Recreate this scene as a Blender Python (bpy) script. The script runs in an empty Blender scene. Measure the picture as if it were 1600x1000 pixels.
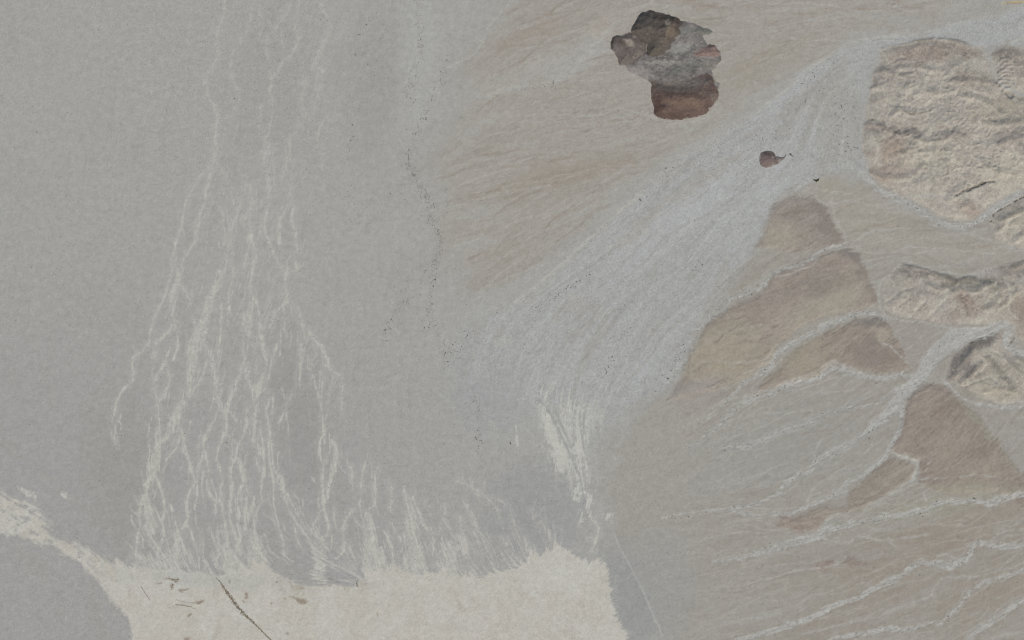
import bpy, math, random
import numpy as np

# ------------------------------------------------------------------ camera, sky, sun
SC = bpy.context.scene
S = 1.5                                  # metres on the ground for one unit of the survey grid (u east, v south)
CAM_H = 9000.0
def wx(u): return (u - 800.0) * S
def wy(v): return (500.0 - v) * S

cam_data = bpy.data.cameras.new("camera")
cam = bpy.data.objects.new("camera", cam_data)
SC.collection.objects.link(cam)
cam.location = (0, 0, CAM_H)
cam.rotation_euler = (0, 0, 0)           # straight down, north up
cam_data.sensor_width = 36.0
cam_data.lens = 36.0 * CAM_H / (1600 * S)
cam_data.clip_start = 10.0
cam_data.clip_end = 40000.0
SC.camera = cam
SC.cycles.pixel_filter_type = 'BLACKMAN_HARRIS'; SC.cycles.filter_width = 1.05

SUN_EL, SUN_AZ = math.radians(48), math.radians(158)      # azimuth clockwise from north: south-south-east
world = bpy.data.worlds.new("World"); SC.world = world
world.use_nodes = True
wn = world.node_tree.nodes; wl = world.node_tree.links
sky = wn.new("ShaderNodeTexSky"); sky.sky_type = 'NISHITA'; sky.sun_disc = False
sky.sun_elevation = SUN_EL; sky.sun_rotation = SUN_AZ
wn["Background"].inputs["Strength"].default_value = 0.14
wl.new(sky.outputs[0], wn["Background"].inputs["Color"])
sd = bpy.data.lights.new("sun", 'SUN'); sd.energy = 3.2; sd.angle = math.radians(0.6); sd.color = (1.0, 0.95, 0.88)
sun = bpy.data.objects.new("sun", sd); SC.collection.objects.link(sun)
sun.rotation_euler = (math.pi / 2 - SUN_EL, 0, math.pi - SUN_AZ)
SC.view_settings.view_transform = 'Standard'; SC.view_settings.look = 'None'
SC.view_settings.gamma = 1.0; SC.view_settings.use_curve_mapping = False
SC.view_settings.exposure = 0.0

# light that flat ground sends back per unit of albedo (measured), used to turn the colours I read off into albedo
KLIGHT = np.array([1.10, 1.143, 1.262])
def lin(c):
    c = np.asarray(c, float) / 255.0
    return np.where(c <= 0.04045, c / 12.92, ((c + 0.055) / 1.055) ** 2.4)
def alb(*c):
    c = np.array(c, float); c[1] += 0.02 * max(0.0, c[0] - c[2])
    return (lin(c) / KLIGHT).astype(np.float32)

rng = np.random.default_rng(11)
random.seed(5)

# ------------------------------------------------------------------ survey grid
STEP = 1.4
u0, u1, v0, v1 = -70.0, 1670.0, -70.0, 1070.0
NU = int(round((u1 - u0) / STEP)) + 1
NV = int(round((v1 - v0) / STEP)) + 1
us = (u0 + STEP * np.arange(NU)).astype(np.float32)
vs = (v0 + STEP * np.arange(NV)).astype(np.float32)
U, V = np.meshgrid(us, vs)
SH = U.shape

def noise(u, v, scale, seed):
    "gradient noise, about -1..1"
    r = np.random.default_rng(seed)
    N = 256
    ang = r.random((N, N)).astype(np.float32) * 2 * np.pi
    gx, gy = np.cos(ang), np.sin(ang)
    x = u / scale + 1000.37; y = v / scale + 1000.71
    xi = np.floor(x).astype(np.int32); yi = np.floor(y).astype(np.int32)
    fx = (x - xi).astype(np.float32); fy = (y - yi).astype(np.float32)
    a0, a1 = xi & 255, (xi + 1) & 255
    b0, b1 = yi & 255, (yi + 1) & 255
    def g(a, b, dx, dy): return gx[b, a] * dx + gy[b, a] * dy
    sx = fx * fx * fx * (fx * (fx * 6 - 15) + 10); sy = fy * fy * fy * (fy * (fy * 6 - 15) + 10)
    n0 = g(a0, b0, fx, fy); n1 = g(a1, b0, fx - 1, fy)
    m0 = g(a0, b1, fx, fy - 1); m1 = g(a1, b1, fx - 1, fy - 1)
    p = n0 + sx * (n1 - n0); q = m0 + sx * (m1 - m0)
    return (p + sy * (q - p)) * 1.5
def fbm(u, v, scale, seed, octs=4, gain=0.5):
    t = 0; a = 1.0; s = 0
    for k in range(octs):
        t = t + a * noise(u, v, scale / 2 ** k, seed + 17 * k); s += a; a *= gain
    return t / s * 1.4
def sstep(a, b, x):
    t = np.clip((x - a) / (b - a), 0, 1)
    return t * t * (3 - 2 * t)
def mix(c, d, m):
    return c + (d - c) * m[..., None]

# wandering of every boundary
W1 = fbm(U, V, 26, 1, 3); W2 = fbm(U, V, 26, 2, 3)
w1 = fbm(U, V, 7, 3, 3); w2 = fbm(U, V, 7, 4, 3)
UW = U + 3.0 * W1 + 1.6 * w1
VW = V + 3.0 * W2 + 1.6 * w2
Uf = U + 1.0 * W1 + 0.9 * w1
Vf = V + 1.0 * W2 + 0.9 * w2

PATCH = fbm(U, V, 11, 610, 4).astype(np.float32)

def window(pts, pad):
    pts = np.asarray(pts, float)
    a = max(0, int((pts[:, 0].min() - pad - u0) / STEP)); b = min(NU, int((pts[:, 0].max() + pad - u0) / STEP) + 2)
    c = max(0, int((pts[:, 1].min() - pad - v0) / STEP)); d = min(NV, int((pts[:, 1].max() + pad - v0) / STEP) + 2)
    return slice(c, max(c, d)), slice(a, max(a, b))

def seg_d2(x, y, p, q):
    ex, ey = q[0] - p[0], q[1] - p[1]
    L = ex * ex + ey * ey + 1e-9
    t = np.clip(((x - p[0]) * ex + (y - p[1]) * ey) / L, 0, 1)
    dx = x - p[0] - t * ex; dy = y - p[1] - t * ey
    return dx * dx + dy * dy, t

def poly_sd(pts, pad=60, uu=None, vv=None):
    "signed distance (positive inside) of a polygon, far outside = -pad"
    uu = UW if uu is None else uu; vv = VW if vv is None else vv
    out = np.full(SH, -float(pad), np.float32)
    w = window(pts, pad)
    x, y = uu[w], vv[w]
    if x.size == 0: return out
    d = np.full(x.shape, 1e12, np.float32); ins = np.zeros(x.shape, bool)
    n = len(pts)
    for i in range(n):
        p, q = pts[i], pts[(i + 1) % n]
        dd, _ = seg_d2(x, y, p, q); d = np.minimum(d, dd)
        if p[1] != q[1]:
            c = ((p[1] > y) != (q[1] > y)) & (x < (q[0] - p[0]) * (y - p[1]) / (q[1] - p[1]) + p[0])
            ins ^= c
    d = np.sqrt(d)
    out[w] = np.maximum(np.where(ins, d, -d), -pad)
    return out

def smooth_line(pts, wid):
    "Catmull-Rom through the traced points, with a little wandering"
    P = np.asarray(pts, float); n = len(P)
    Wd = np.interp(np.linspace(0, 1, n), np.linspace(0, 1, len(wid)), wid)
    E = np.vstack([2 * P[0] - P[1], P, 2 * P[-1] - P[-2]])
    out, ow = [], []
    for i in range(n - 1):
        a, b, c, d = E[i], E[i + 1], E[i + 2], E[i + 3]
        k = max(1, int(np.hypot(*(c - b)) / 7))
        for j in range(k):
            t = j / k
            out.append(0.5 * (2 * b + (c - a) * t + (2 * a - 5 * b + 4 * c - d) * t * t + (3 * b - a - 3 * c + d) * t ** 3))
            ow.append(Wd[i] * (1 - t) + Wd[i + 1] * t)
    out.append(P[-1]); ow.append(Wd[-1])
    return np.array(out), np.array(ow)

WIDN = fbm(U, V, 16, 21, 3)             # channels swell and pinch
def line_sd(pts, wid, fine=True, taper=0.0):
    "half width minus distance: positive inside the channel"
    P, Wd = smooth_line(pts, wid)
    out = np.full(SH, -40.0, np.float32)
    uu, vv = (Uf, Vf) if fine else (UW, VW)
    n = len(P)
    for i in range(n - 1):
        pad = max(Wd[i], Wd[i + 1]) + 14
        w = window(P[i:i + 2], pad)
        x, y = uu[w], vv[w]
        if x.size == 0: continue
        dd, t = seg_d2(x, y, P[i], P[i + 1])
        hw = 0.5 * (Wd[i] * (1 - t) + Wd[i + 1] * t)
        e = hw * (1 + 0.45 * WIDN[w]) - np.sqrt(dd)
        out[w] = np.maximum(out[w], e)
    return out

def line_win(pts, wid):
    "the same, only inside the line's own window"
    P, Wd = smooth_line(pts, wid)
    W = window(P, max(Wd) + 12)
    out = np.full(U[W].shape, -40.0, np.float32)
    r0, c0 = W[0].start, W[1].start
    for i in range(len(P) - 1):
        w = window(P[i:i + 2], max(Wd[i], Wd[i + 1]) + 10)
        x, y = Uf[w], Vf[w]
        if x.size == 0: continue
        dd, t = seg_d2(x, y, P[i], P[i + 1])
        e = 0.5 * (Wd[i] * (1 - t) + Wd[i + 1] * t) * (1 + 0.45 * WIDN[w]) - np.sqrt(dd)
        o = (slice(w[0].start - r0, w[0].stop - r0), slice(w[1].start - c0, w[1].stop - c0))
        out[o] = np.maximum(out[o], e)
    return W, out

def blob(x, y, rx, ry, ang=0.0, soft=0.6):
    "soft patch of soil of another colour, 0..1"
    a = math.radians(ang); c, s = math.cos(a), math.sin(a)
    dx, dy = UW + 4 * W1 - x, VW + 4 * W2 - y
    p, q = (dx * c + dy * s) / rx, (-dx * s + dy * c) / ry
    r = np.sqrt(p * p + q * q)
    return sstep(1 + soft, 1 - soft, r + 0.35 * W2 + 0.2 * w1)

# ------------------------------------------------------------------ direction the floods ran, for streaked gravel
FLOW = [(60,100,0,1),(200,100,0,1),(200,500,-.22,1),(330,300,-.1,1),(450,200,-.08,1),(450,700,.05,1),(300,700,-.15,1),(600,500,.02,1),
 (600,200,0,1),(600,800,.2,1),(700,700,.25,1),(740,820,.45,1),(800,800,.5,1),(860,700,.3,1),(900,700,.3,1),(920,820,-.3,1),
 (750,80,-.8,.6),(700,150,-.5,.8),(850,100,-1,.4),(850,40,-1,.3),(1000,220,-1,.22),(800,250,-1,.2),(750,300,-1,.25),(720,350,-1,.3),(900,350,-1,.5),
 (900,270,-1,.18),(1150,20,-1,.03),(1300,20,-1,.03),(1400,20,-1,-.1),(1250,80,-1,.2),(1180,130,-1,.45),(1500,40,-1,.3),(900,200,-1,.1),(1000,120,-1,.2),
 (780,420,-1,.5),(850,400,-1,.6),(1300,110,-.75,.6),(1280,200,-.25,1),(1320,200,-.1,1),(1150,280,-.75,.65),(1050,300,-.8,.6),(1000,420,-.7,.7),(1100,420,-.6,.8),
 (850,520,-.65,.7),(950,560,-.5,.8),(1020,560,-.55,.8),(900,620,-.2,1),(780,560,-.3,1),(1150,520,-1,.15),(1150,600,-1,.4),(1100,650,-1,.5),(1250,560,-1,.5),
 (1250,650,-1,.33),(1400,600,-1,.3),(1350,680,-.75,.65),(1200,720,-1,.42),(1050,700,-1,.25),(1050,850,-1,.12),(1200,800,-1,.15),(1100,780,-1,.1),
 (1500,800,-1,.22),(1500,900,-1,.35),(1350,950,-1,.42),(1550,980,-.85,.5),(1500,680,-.5,.8),(1450,720,-.9,.5),(1270,440,-1,.35),(1350,350,-1,.1),
 (1450,370,-1,-.05),(1350,560,-.6,.8),(1000,950,-1,.2),(1150,930,-1,.25),(500,950,1,.1),(800,950,1,.05),(100,830,1,.6),(40,800,1,.55),(80,950,.2,1),
 (1260,350,-.8,.5),(1400,860,-1,.15),(1250,900,-1,.2)]
cu = np.arange(u0, u1 + 12, 12.0); cv = np.arange(v0, v1 + 12, 12.0)
CU, CV = np.meshgrid(cu, cv)
fx = np.zeros(CU.shape); fy = np.zeros(CU.shape)
for (a, b, dx, dy) in FLOW:
    L = math.hypot(dx, dy); wgt = 1.0 / ((CU - a) ** 2 + (CV - b) ** 2 + 400.0) ** 1.5
    fx += wgt * dx / L; fy += wgt * dy / L
def bil(A, x, y):
    xi = np.clip(x.astype(np.int32), 0, A.shape[1] - 2); yi = np.clip(y.astype(np.int32), 0, A.shape[0] - 2)
    tx = np.clip(x - xi, 0, 1); ty = np.clip(y - yi, 0, 1)
    return (A[yi, xi] * (1 - tx) + A[yi, xi + 1] * tx) * (1 - ty) + (A[yi + 1, xi] * (1 - tx) + A[yi + 1, xi + 1] * tx) * ty
FX = bil(fx, (U - u0) / 12, (V - v0) / 12); FY = bil(fy, (U - u0) / 12, (V - v0) / 12)
ang = np.arctan2(FY, FX) + 0.22 * W1 + 0.10 * w1
FX = np.cos(ang).astype(np.float32); FY = np.sin(ang).astype(np.float32)

def lic(src, nstep, h, sub=1):
    "smear a speckle along the flow"
    fxs, fys = FX[::sub, ::sub], FY[::sub, ::sub]
    s0 = src
    ny, nx = fxs.shape
    yy, xx = np.mgrid[0:ny, 0:nx].astype(np.float32)
    acc = s0.copy(); tot = 1.0
    for sg in (1, -1):
        x, y = xx.copy(), yy.copy()
        for k in range(nstep):
            xi = np.clip(x.astype(np.int32), 0, nx - 1); yi = np.clip(y.astype(np.int32), 0, ny - 1)
            x = x + sg * h * fxs[yi, xi]; y = y + sg * h * fys[yi, xi]
            acc += bil(s0, np.clip(x, 0, nx - 1.01), np.clip(y, 0, ny - 1.01))
            tot += 1
    acc /= tot
    acc -= acc.mean(); acc /= acc.std() + 1e-9
    return acc
def up(A, sub):
    return bil(A, (U - u0) / STEP / sub, (V - v0) / STEP / sub).astype(np.float32)
L1 = lic(rng.standard_normal(SH).astype(np.float32), 9, 1.0)                 # thin streaks
s2 = U[::2, ::2].shape
L2 = up(lic(rng.standard_normal(s2).astype(np.float32), 14, 1.0, 2), 2); L2 /= L2.std()
s4 = U[::4, ::4].shape
L4 = up(lic(rng.standard_normal(s4).astype(np.float32), 12, 1.0, 4), 4); L4 /= L4.std()
s8 = U[::8, ::8].shape
L8 = up(lic(rng.standard_normal(s8).astype(np.float32), 8, 1.0, 8), 8); L8 /= L8.std()
GR = rng.standard_normal(SH).astype(np.float32)                              # gravel speckle
GR2 = up(rng.standard_normal(s2).astype(np.float32), 2)
N60 = fbm(U, V, 60, 31, 4); N150 = fbm(U, V, 150, 41, 4); N25 = fbm(U, V, 25, 51, 4)

# ------------------------------------------------------------------ traced outlines (survey units)
BIGWASH = [(1690,-20),(1600,8),(1560,22),(1480,42),(1420,52),(1352,60),(1310,80),(1265,110),(1220,146),(1160,188),(1090,230),(1040,260),(1000,300),(965,330),(920,372),(880,410),(840,445),(800,475),(760,492),(735,520),(722,560),(735,590),(780,600),(830,640),(860,660),(930,680),(980,650),(1020,612),(1045,603),(1060,585),(1075,550),(1090,520),(1110,492),(1135,458),(1150,430),(1165,402),(1188,378),(1198,335),(1222,303),(1262,287),(1290,270),(1330,268),(1352,278),(1345,210),(1352,150),(1360,100),(1380,72),(1440,60),(1500,62),(1545,78),(1560,72),(1600,66),(1690,60)]
SALT = [(-80,745),(-20,764),(20,776),(60,790),(75,815),(80,835),(120,850),(160,870),(190,882),(215,885),(250,888),(300,892),(340,898),(370,896),(385,888),(400,880),(415,875),(422,890),(445,905),(480,915),(510,915),(535,916),(558,916),(570,900),(585,893),(615,890),(640,898),(680,895),(720,902),(750,903),(790,890),(815,886),(830,868),(850,872),(870,852),(880,856),(900,870),(920,882),(945,878),(950,895),(955,930),(962,960),(978,990),(990,1020),(1010,1090),(160,1090),(206,990),(200,965),(180,940),(150,910),(130,890),(100,870),(60,852),(20,836),(-20,820),(-80,790)]
TANFAN = [(810,-80),(1690,-80),(1690,-30),(1560,15),(1345,58),(1200,160),(1040,255),(960,325),(850,436),(800,466),(740,452),(705,415),(694,375),(700,330),(682,290),(690,240),(716,200),(738,150),(735,100),(765,50),(790,0)]
RIGHTFAN = [(985,640),(1045,612),(1070,570),(1090,520),(1150,440),(1190,385),(1200,330),(1240,292),(1290,275),(1350,282),(1400,310),(1500,356),(1560,335),(1690,300),(1690,1090),(1100,1090),(1040,1010),(1000,920),(960,830),(945,760),(950,690)]

# terraces: outline, mean colour, height, label
TERR = [
 ("old_terrace", [(1222,312),(1245,307),(1270,309),(1285,322),(1297,338),(1308,360),(1318,377),(1310,381),(1280,390),(1240,393),(1205,388),(1180,386),(1193,366),(1203,340),(1210,322)], (147,138,129), 5, "greyish brown terrace, smallest and northernmost of the brown ones beside the wide wash"),
 ("old_terrace", [(1208,427),(1230,417),(1258,404),(1290,394),(1320,390),(1340,400),(1355,425),(1365,455),(1374,477),(1340,484),(1300,490),(1262,502),(1240,517),(1215,540),(1200,565),(1172,588),(1120,607),(1060,624),(1043,626),(1055,605),(1065,590),(1077,552),(1092,522),(1120,494),(1147,477),(1190,458)], (149,139,128), 6, "long brown terrace with rounded head and tan tongue reaching the wide pale wash"),
 ("old_terrace", [(1216,578),(1228,560),(1262,535),(1292,519),(1330,503),(1372,495),(1386,503),(1400,530),(1418,566),(1426,576),(1400,580),(1370,582),(1340,577),(1312,570),(1292,573),(1280,587),(1245,595),(1210,606),(1178,616),(1190,600)], (148,137,125), 6, "brown triangular terrace with paler tan western half above the curling wash"),
 ("old_terrace", [(1440,604),(1458,600),(1480,606),(1500,627),(1530,652),(1560,692),(1590,730),(1680,830),(1680,850),(1600,790),(1560,768),(1500,775),(1462,768),(1436,755),(1437,735),(1436,720),(1412,710),(1394,702),(1404,684),(1409,662),(1412,640),(1424,616)], (144,133,122), 7, "largest brown terrace, a sharp triangle with its point at the stream junction"),
 ("old_terrace", [(1324,792),(1326,768),(1352,748),(1372,732),(1388,712),(1402,716),(1428,726),(1428,742),(1418,752),(1398,768),(1370,782),(1350,797),(1310,800),(1288,808),(1255,824),(1212,822),(1250,803),(1290,790)], (145,136,124), 4, "tapering brown terrace below the point of the largest triangle, crossed by yellowish rills"),
 ("old_terrace", [(1212,806),(1240,808),(1286,812),(1276,827),(1243,832),(1224,820)], (150,138,127), 3, "small reddish tan terrace remnant just above a speckled wash"),
 ("old_terrace", [(1262,888),(1280,878),(1303,873),(1305,881),(1290,890)], (148,135,125), 2.5, "tiny reddish brown remnant in the lower fan, western one of the pair"),
 ("old_terrace", [(1316,880),(1324,867),(1336,870),(1345,880),(1357,883),(1330,888)], (146,135,125), 2.5, "tiny brown remnant with a pointed tail, eastern one of the pair"),
]
HILLS = [
 ("badland_hill", [(1376,78),(1420,66),(1460,59),(1500,63),(1528,74),(1543,95),(1553,122),(1568,140),(1600,150),(1690,155),(1690,292),(1620,296),(1598,298),(1570,309),(1545,324),(1520,344),(1490,346),(1460,334),(1430,316),(1405,306),(1376,290),(1360,274),(1349,240),(1346,205),(1352,190),(1356,160),(1362,120),(1374,100)], 40, "large pale eroded badland hill with dark cracks inside the bend of the wash"),
 ("badland_hill", [(1548,82),(1570,69),(1600,74),(1690,80),(1690,150),(1600,146),(1572,134),(1558,114)], 26, "grey brown ribbed hill at the upper right edge across a narrow gully"),
 ("badland_hill", [(1690,296),(1600,305),(1575,319),(1553,334),(1546,350),(1552,372),(1575,384),(1600,389),(1690,394)], 26, "low yellowish badland hill at the right edge between two washes"),
 ("badland_hill", [(1392,425),(1415,413),(1440,418),(1470,427),(1500,436),(1535,420),(1570,410),(1690,400),(1690,545),(1605,540),(1586,526),(1580,508),(1566,501),(1550,508),(1500,508),(1460,503),(1430,498),(1402,496),(1384,484),(1379,462),(1382,440)], 30, "mottled grey brown badland hill north of the hairpin bend in the wash"),
 ("badland_hill", [(1690,560),(1610,558),(1584,553),(1567,543),(1566,527),(1569,517),(1563,513),(1552,521),(1525,529),(1505,542),(1488,558),(1480,580),(1477,594),(1500,602),(1530,622),(1560,631),(1690,630)], 28, "dark streaked badland hill south of the hairpin bend in the wash"),
]
# named dry washes on the right: (width list, points, label)
WASHES = [
 ([12,11,11,10,10,13,16], [(1690,556),(1620,556),(1600,552),(1584,547),(1574,539),(1572,528),(1578,518),(1577,509),(1570,505),(1562,507),(1553,513),(1538,519),(1520,521)], "pale sandy stream bed making a tight hairpin between badland hills"),
 ([9,7,6,7,6,9,7,6,6,6,5,4], [(1432,588),(1400,587),(1375,591),(1350,588),(1330,582),(1315,577),(1300,575),(1289,580),(1284,589),(1275,592),(1262,595),(1240,600),(1232,603),(1215,610),(1195,617),(1175,620),(1165,628),(1150,640),(1140,648),(1130,655),(1120,668),(1105,680),(1090,690),(1070,700)], "pale wash looping under the two-toned triangular terrace"),
 ([6,4,4,3.5,4,3], [(1425,600),(1405,606),(1388,618),(1370,630),(1350,635),(1330,637),(1310,641),(1290,650),(1265,660),(1240,668),(1225,670),(1210,678),(1190,690),(1175,697),(1160,699),(1140,698),(1120,705)], "thin pale stream line through the middle of the grey fan"),
 ([9,7,5,6,6,5,5,4], [(1400,638),(1370,665),(1345,680),(1325,692),(1300,705),(1290,713),(1280,715),(1275,722),(1270,731),(1255,739),(1240,747),(1230,753),(1222,765),(1210,775),(1195,783),(1180,788),(1150,792),(1135,797),(1100,799),(1060,803),(1035,810)], "stepped pale stream line descending the grey fan to its western toe"),
 ([6,5,5,5,4,5,4], [(1410,630),(1407,665),(1401,682),(1391,698),(1385,711),(1370,726),(1355,738),(1343,746),(1323,754),(1317,770),(1306,777),(1290,780),(1275,788),(1250,796),(1235,803),(1215,802),(1190,804),(1170,804),(1145,800)], "pale wash hugging the western edge of the largest brown triangle"),
 ([5,7,7,6,6,6,5], [(1386,497),(1355,489),(1330,494),(1305,503),(1285,511),(1265,523),(1245,533),(1225,545),(1211,556),(1205,570),(1194,580),(1175,591),(1160,602),(1150,613),(1140,622),(1130,632),(1115,645),(1105,655),(1088,665)], "blue grey gravel wash between the long terrace and the triangular terrace"),
 ([4,5,7,7,8,9,8], [(1322,382),(1290,389),(1270,403),(1250,413),(1225,421),(1205,429),(1195,444),(1175,454),(1155,461),(1140,469),(1125,488),(1110,496),(1097,511),(1085,530),(1078,550),(1068,568),(1060,580),(1045,600)], "pale wash bounding the long brown terrace on the north and west"),
 ([8,7,7,6,6,8,5], [(1345,272),(1360,285),(1370,295),(1390,305),(1410,312),(1425,322),(1440,333),(1460,345),(1480,352),(1495,356),(1510,353),(1525,347),(1540,337),(1555,327),(1570,315),(1585,305),(1600,299),(1680,290)], "smooth grey wash curving along the foot of the large pale hill"),
 ([7,10,7,6,8,9,8,8,11,12,9,7], [(1690,770),(1640,772),(1600,773),(1570,777),(1545,788),(1525,782),(1505,784),(1480,785),(1460,788),(1450,794),(1430,800),(1410,805),(1390,808),(1370,811),(1350,815),(1335,818),(1310,824),(1290,829),(1275,838),(1250,846),(1230,851),(1200,860),(1180,865),(1150,871),(1115,876)], "speckled pale wash below the tapering terrace running the width of the fan"),
 ([8,8,9,8,11,11,8,9,8,7,9,9,6], [(1690,842),(1620,849),(1590,853),(1560,855),(1545,850),(1530,849),(1520,856),(1514,868),(1503,878),(1480,884),(1460,881),(1440,878),(1425,887),(1410,897),(1395,908),(1375,915),(1360,922),(1345,933),(1320,940),(1300,948),(1280,958),(1260,968),(1230,978),(1190,990),(1150,1000)], "broad zigzag pale wash with dark dots crossing the lower fan"),
 ([6,6,5,5,6,7,7,5], [(1690,870),(1620,886),(1590,893),(1575,900),(1550,905),(1530,915),(1515,925),(1505,940),(1490,955),(1480,966),(1468,974),(1450,974),(1435,978),(1420,984),(1400,982),(1380,984),(1350,990),(1330,992),(1300,1000),(1270,1012)], "narrow pale wash second from the lower right corner"),
 ([9,8,9,9,9,8], [(1690,890),(1620,925),(1600,937),(1580,950),(1560,965),(1540,979),(1520,993),(1508,1010),(1480,1040),(1440,1080)], "straight pale wash cutting across the lower right corner"),
 ([5,4,4,5,5], [(1476,596),(1490,610),(1505,622),(1520,629),(1545,634),(1580,637),(1690,632)], "pale stream bed between the streaked hill and the largest brown triangle"),
]
APEX = [(1470,528),(1482,516),(1510,512),(1545,513),(1540,524),(1520,530),(1505,542),(1480,555),(1466,567),(1456,580),(1448,592),(1436,603),(1426,614),(1412,624),(1408,634),(1395,644),(1375,662),(1350,684),(1340,686),(1358,662),(1384,634),(1400,616),(1413,601),(1424,590),(1433,578),(1442,560),(1455,542)]
# unnamed rills: (strength, widths, points)
RILLS = [
 (.9,[3,3],[(1424,752),(1430,738),(1434,724),(1420,717),(1405,712),(1390,705)]),(1.3,[3.5,4.5,4],[(1425,750),(1429,740),(1434,725)]),(1.2,[3,4,3],[(1434,722),(1420,717),(1406,712)]),(.8,[3,2.5,2],[(1350,798),(1356,790),(1378,781),(1400,768),(1412,757),(1426,751),(1445,748),(1480,747)]),(1.2,[2.5],[(1444,772),(1449,786)]),
 (.7,[5,4],[(1330,818),(1322,806),(1310,804),(1295,811),(1280,830)]),(.7,[3.5,3],[(1278,834),(1295,845),(1310,848),(1328,848),(1335,841),(1350,838),(1380,845),(1420,840),(1450,835)]),
 (.6,[3],[(1405,856),(1390,848),(1388,842)]),(.8,[3,3],[(1548,846),(1565,832),(1590,828),(1620,822),(1680,815)]),(.8,[3],[(1492,830),(1500,820),(1505,822)]),
 (.8,[4,3],[(1458,880),(1465,870),(1480,868),(1497,874),(1500,880)]),(.7,[3,4,3],[(1530,900),(1480,903),(1462,915),(1456,924),(1455,932),(1440,938),(1415,945),(1390,955),(1370,965),(1340,970),(1300,980),(1250,992)]),
 (.8,[3,3,2],[(1322,870),(1310,880),(1290,887),(1260,890),(1230,895),(1200,905),(1170,912)]),(.6,[4],[(1690,980),(1620,985),(1580,990),(1550,998)]),
 (.7,[2,2],[(1500,745),(1520,742),(1560,745)]),(.5,[2],[(1455,712),(1450,725),(1442,740)]),(.6,[2.5,2],[(1560,900),(1600,880),(1680,860)]),
 (.55,[3,2],[(1382,640),(1373,665),(1366,690),(1350,712)]),(.6,[2.5],[(1385,712),(1360,725),(1330,732),(1310,735),(1300,745),(1280,755),(1268,766),(1262,782)]),
 (.6,[2.5],[(1272,722),(1274,705),(1280,690)]),(.6,[3,2],[(1227,553),(1203,580),(1182,600),(1166,620),(1150,635)]),(.6,[2.5,2],[(1200,588),(1190,565),(1200,558)]),
 (.5,[2],[(1200,568),(1180,577),(1160,585)]),(.6,[2],[(1185,563),(1150,567),(1120,563),(1105,568)]),(.6,[2],[(1190,508),(1160,514),(1140,518),(1120,520)]),
 (.7,[2.5],[(1330,585),(1300,592),(1280,600),(1250,608),(1230,612)]),(.5,[2],[(1350,610),(1310,612),(1280,614),(1250,610)]),(.6,[2],[(1270,640),(1240,645),(1210,646),(1180,648),(1160,652)]),
 (.6,[2.5],[(1200,646),(1170,652),(1150,660),(1130,668),(1110,678)]),(.7,[3,2],[(1165,620),(1152,640),(1140,650)]),(.6,[2],[(1200,735),(1185,745),(1175,750),(1165,756),(1150,755),(1135,755),(1125,765)]),
 (.8,[2.5],[(1318,765),(1290,768),(1270,773),(1262,782)]),(.5,[2],[(1110,773),(1095,774),(1080,775)]),(.6,[2.5],[(1160,832),(1140,834),(1120,838)]),(.5,[2],[(1090,862),(1070,866)]),
 (.7,[3,2.5],[(1240,292),(1255,298),(1272,303),(1280,313),(1290,320),(1330,315),(1370,322),(1385,320),(1400,315),(1412,318)]),(.7,[3,2],[(1240,290),(1290,298),(1340,304)]),
 (.7,[3],[(1330,383),(1345,372),(1360,362),(1385,359),(1410,356)]),(.6,[4,3],[(1340,388),(1355,395),(1390,395),(1420,388),(1460,388),(1500,392),(1560,398)]),(.6,[3],[(1410,318),(1395,326),(1370,325),(1400,333),(1420,332)]),
 (.6,[6,5],[(1500,358),(1520,368),(1560,380),(1600,390),(1690,400)]),(.5,[3],[(1440,372),(1480,378),(1520,374)]),(.8,[3],[(1410,309),(1440,306),(1480,306)]),
 (.8,[3,4,3,2],[(1376,485),(1373,465),(1378,440),(1395,423),(1415,410),(1440,415),(1470,425),(1520,430),(1560,427)]),(.8,[3],[(1376,482),(1385,494),(1400,499),(1415,503),(1440,502),(1460,508),(1485,512)]),
 (.7,[3],[(1300,310),(1305,345),(1318,362),(1322,380)]),(.6,[2],[(1460,600),(1475,597)]),(.8,[2.5],[(1375,535),(1392,540),(1400,550),(1412,562),(1425,575)]),
 # northern fan
 (.8,[3,3],[(815,-20),(800,2),(785,15),(770,35),(757,50),(753,68),(737,88),(720,97),(700,104)]),(.7,[5,6,7,5],[(1040,8),(1010,8),(985,20),(958,40),(942,60),(918,80),(900,105),(880,122),(850,132),(800,138),(760,150),(735,150)]),
 (.7,[3],[(1005,176),(1030,188),(1055,193),(1080,192),(1100,186),(1116,172),(1122,160)]),(.6,[3],[(880,180),(935,181),(965,170),(1000,178),(1010,182)]),(.5,[2.5],[(960,112),(930,115),(900,118),(882,124)]),
 (.9,[3,4,3],[(1415,52),(1380,58),(1345,62),(1320,70),(1300,83),(1265,111),(1230,140),(1190,168)]),(1.1,[3.5,4.5],[(1005,300),(975,324),(950,346),(920,374),(880,411),(840,444),(805,473)]),
 (.7,[3],[(1690,45),(1600,62),(1560,70)]),(.7,[2.5],[(1470,-5),(1440,2),(1400,10),(1350,18),(1300,10),(1250,4),(1200,8)]),(.5,[3],[(1200,25),(1260,28),(1320,40),(1345,58)]),(.5,[2.5],[(1130,30),(1180,36),(1240,60),(1330,64)]),
 (.5,[3],[(760,190),(800,182),(840,180)]),(.5,[4,3],[(720,290),(770,270),(830,262)]),(.5,[4,3],[(705,325),(760,310),(800,300),(860,290)]),(.5,[5,3],[(712,385),(760,370),(810,345),(850,335)]),(.5,[5,4],[(740,470),(780,430),(820,400)]),
]
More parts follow.
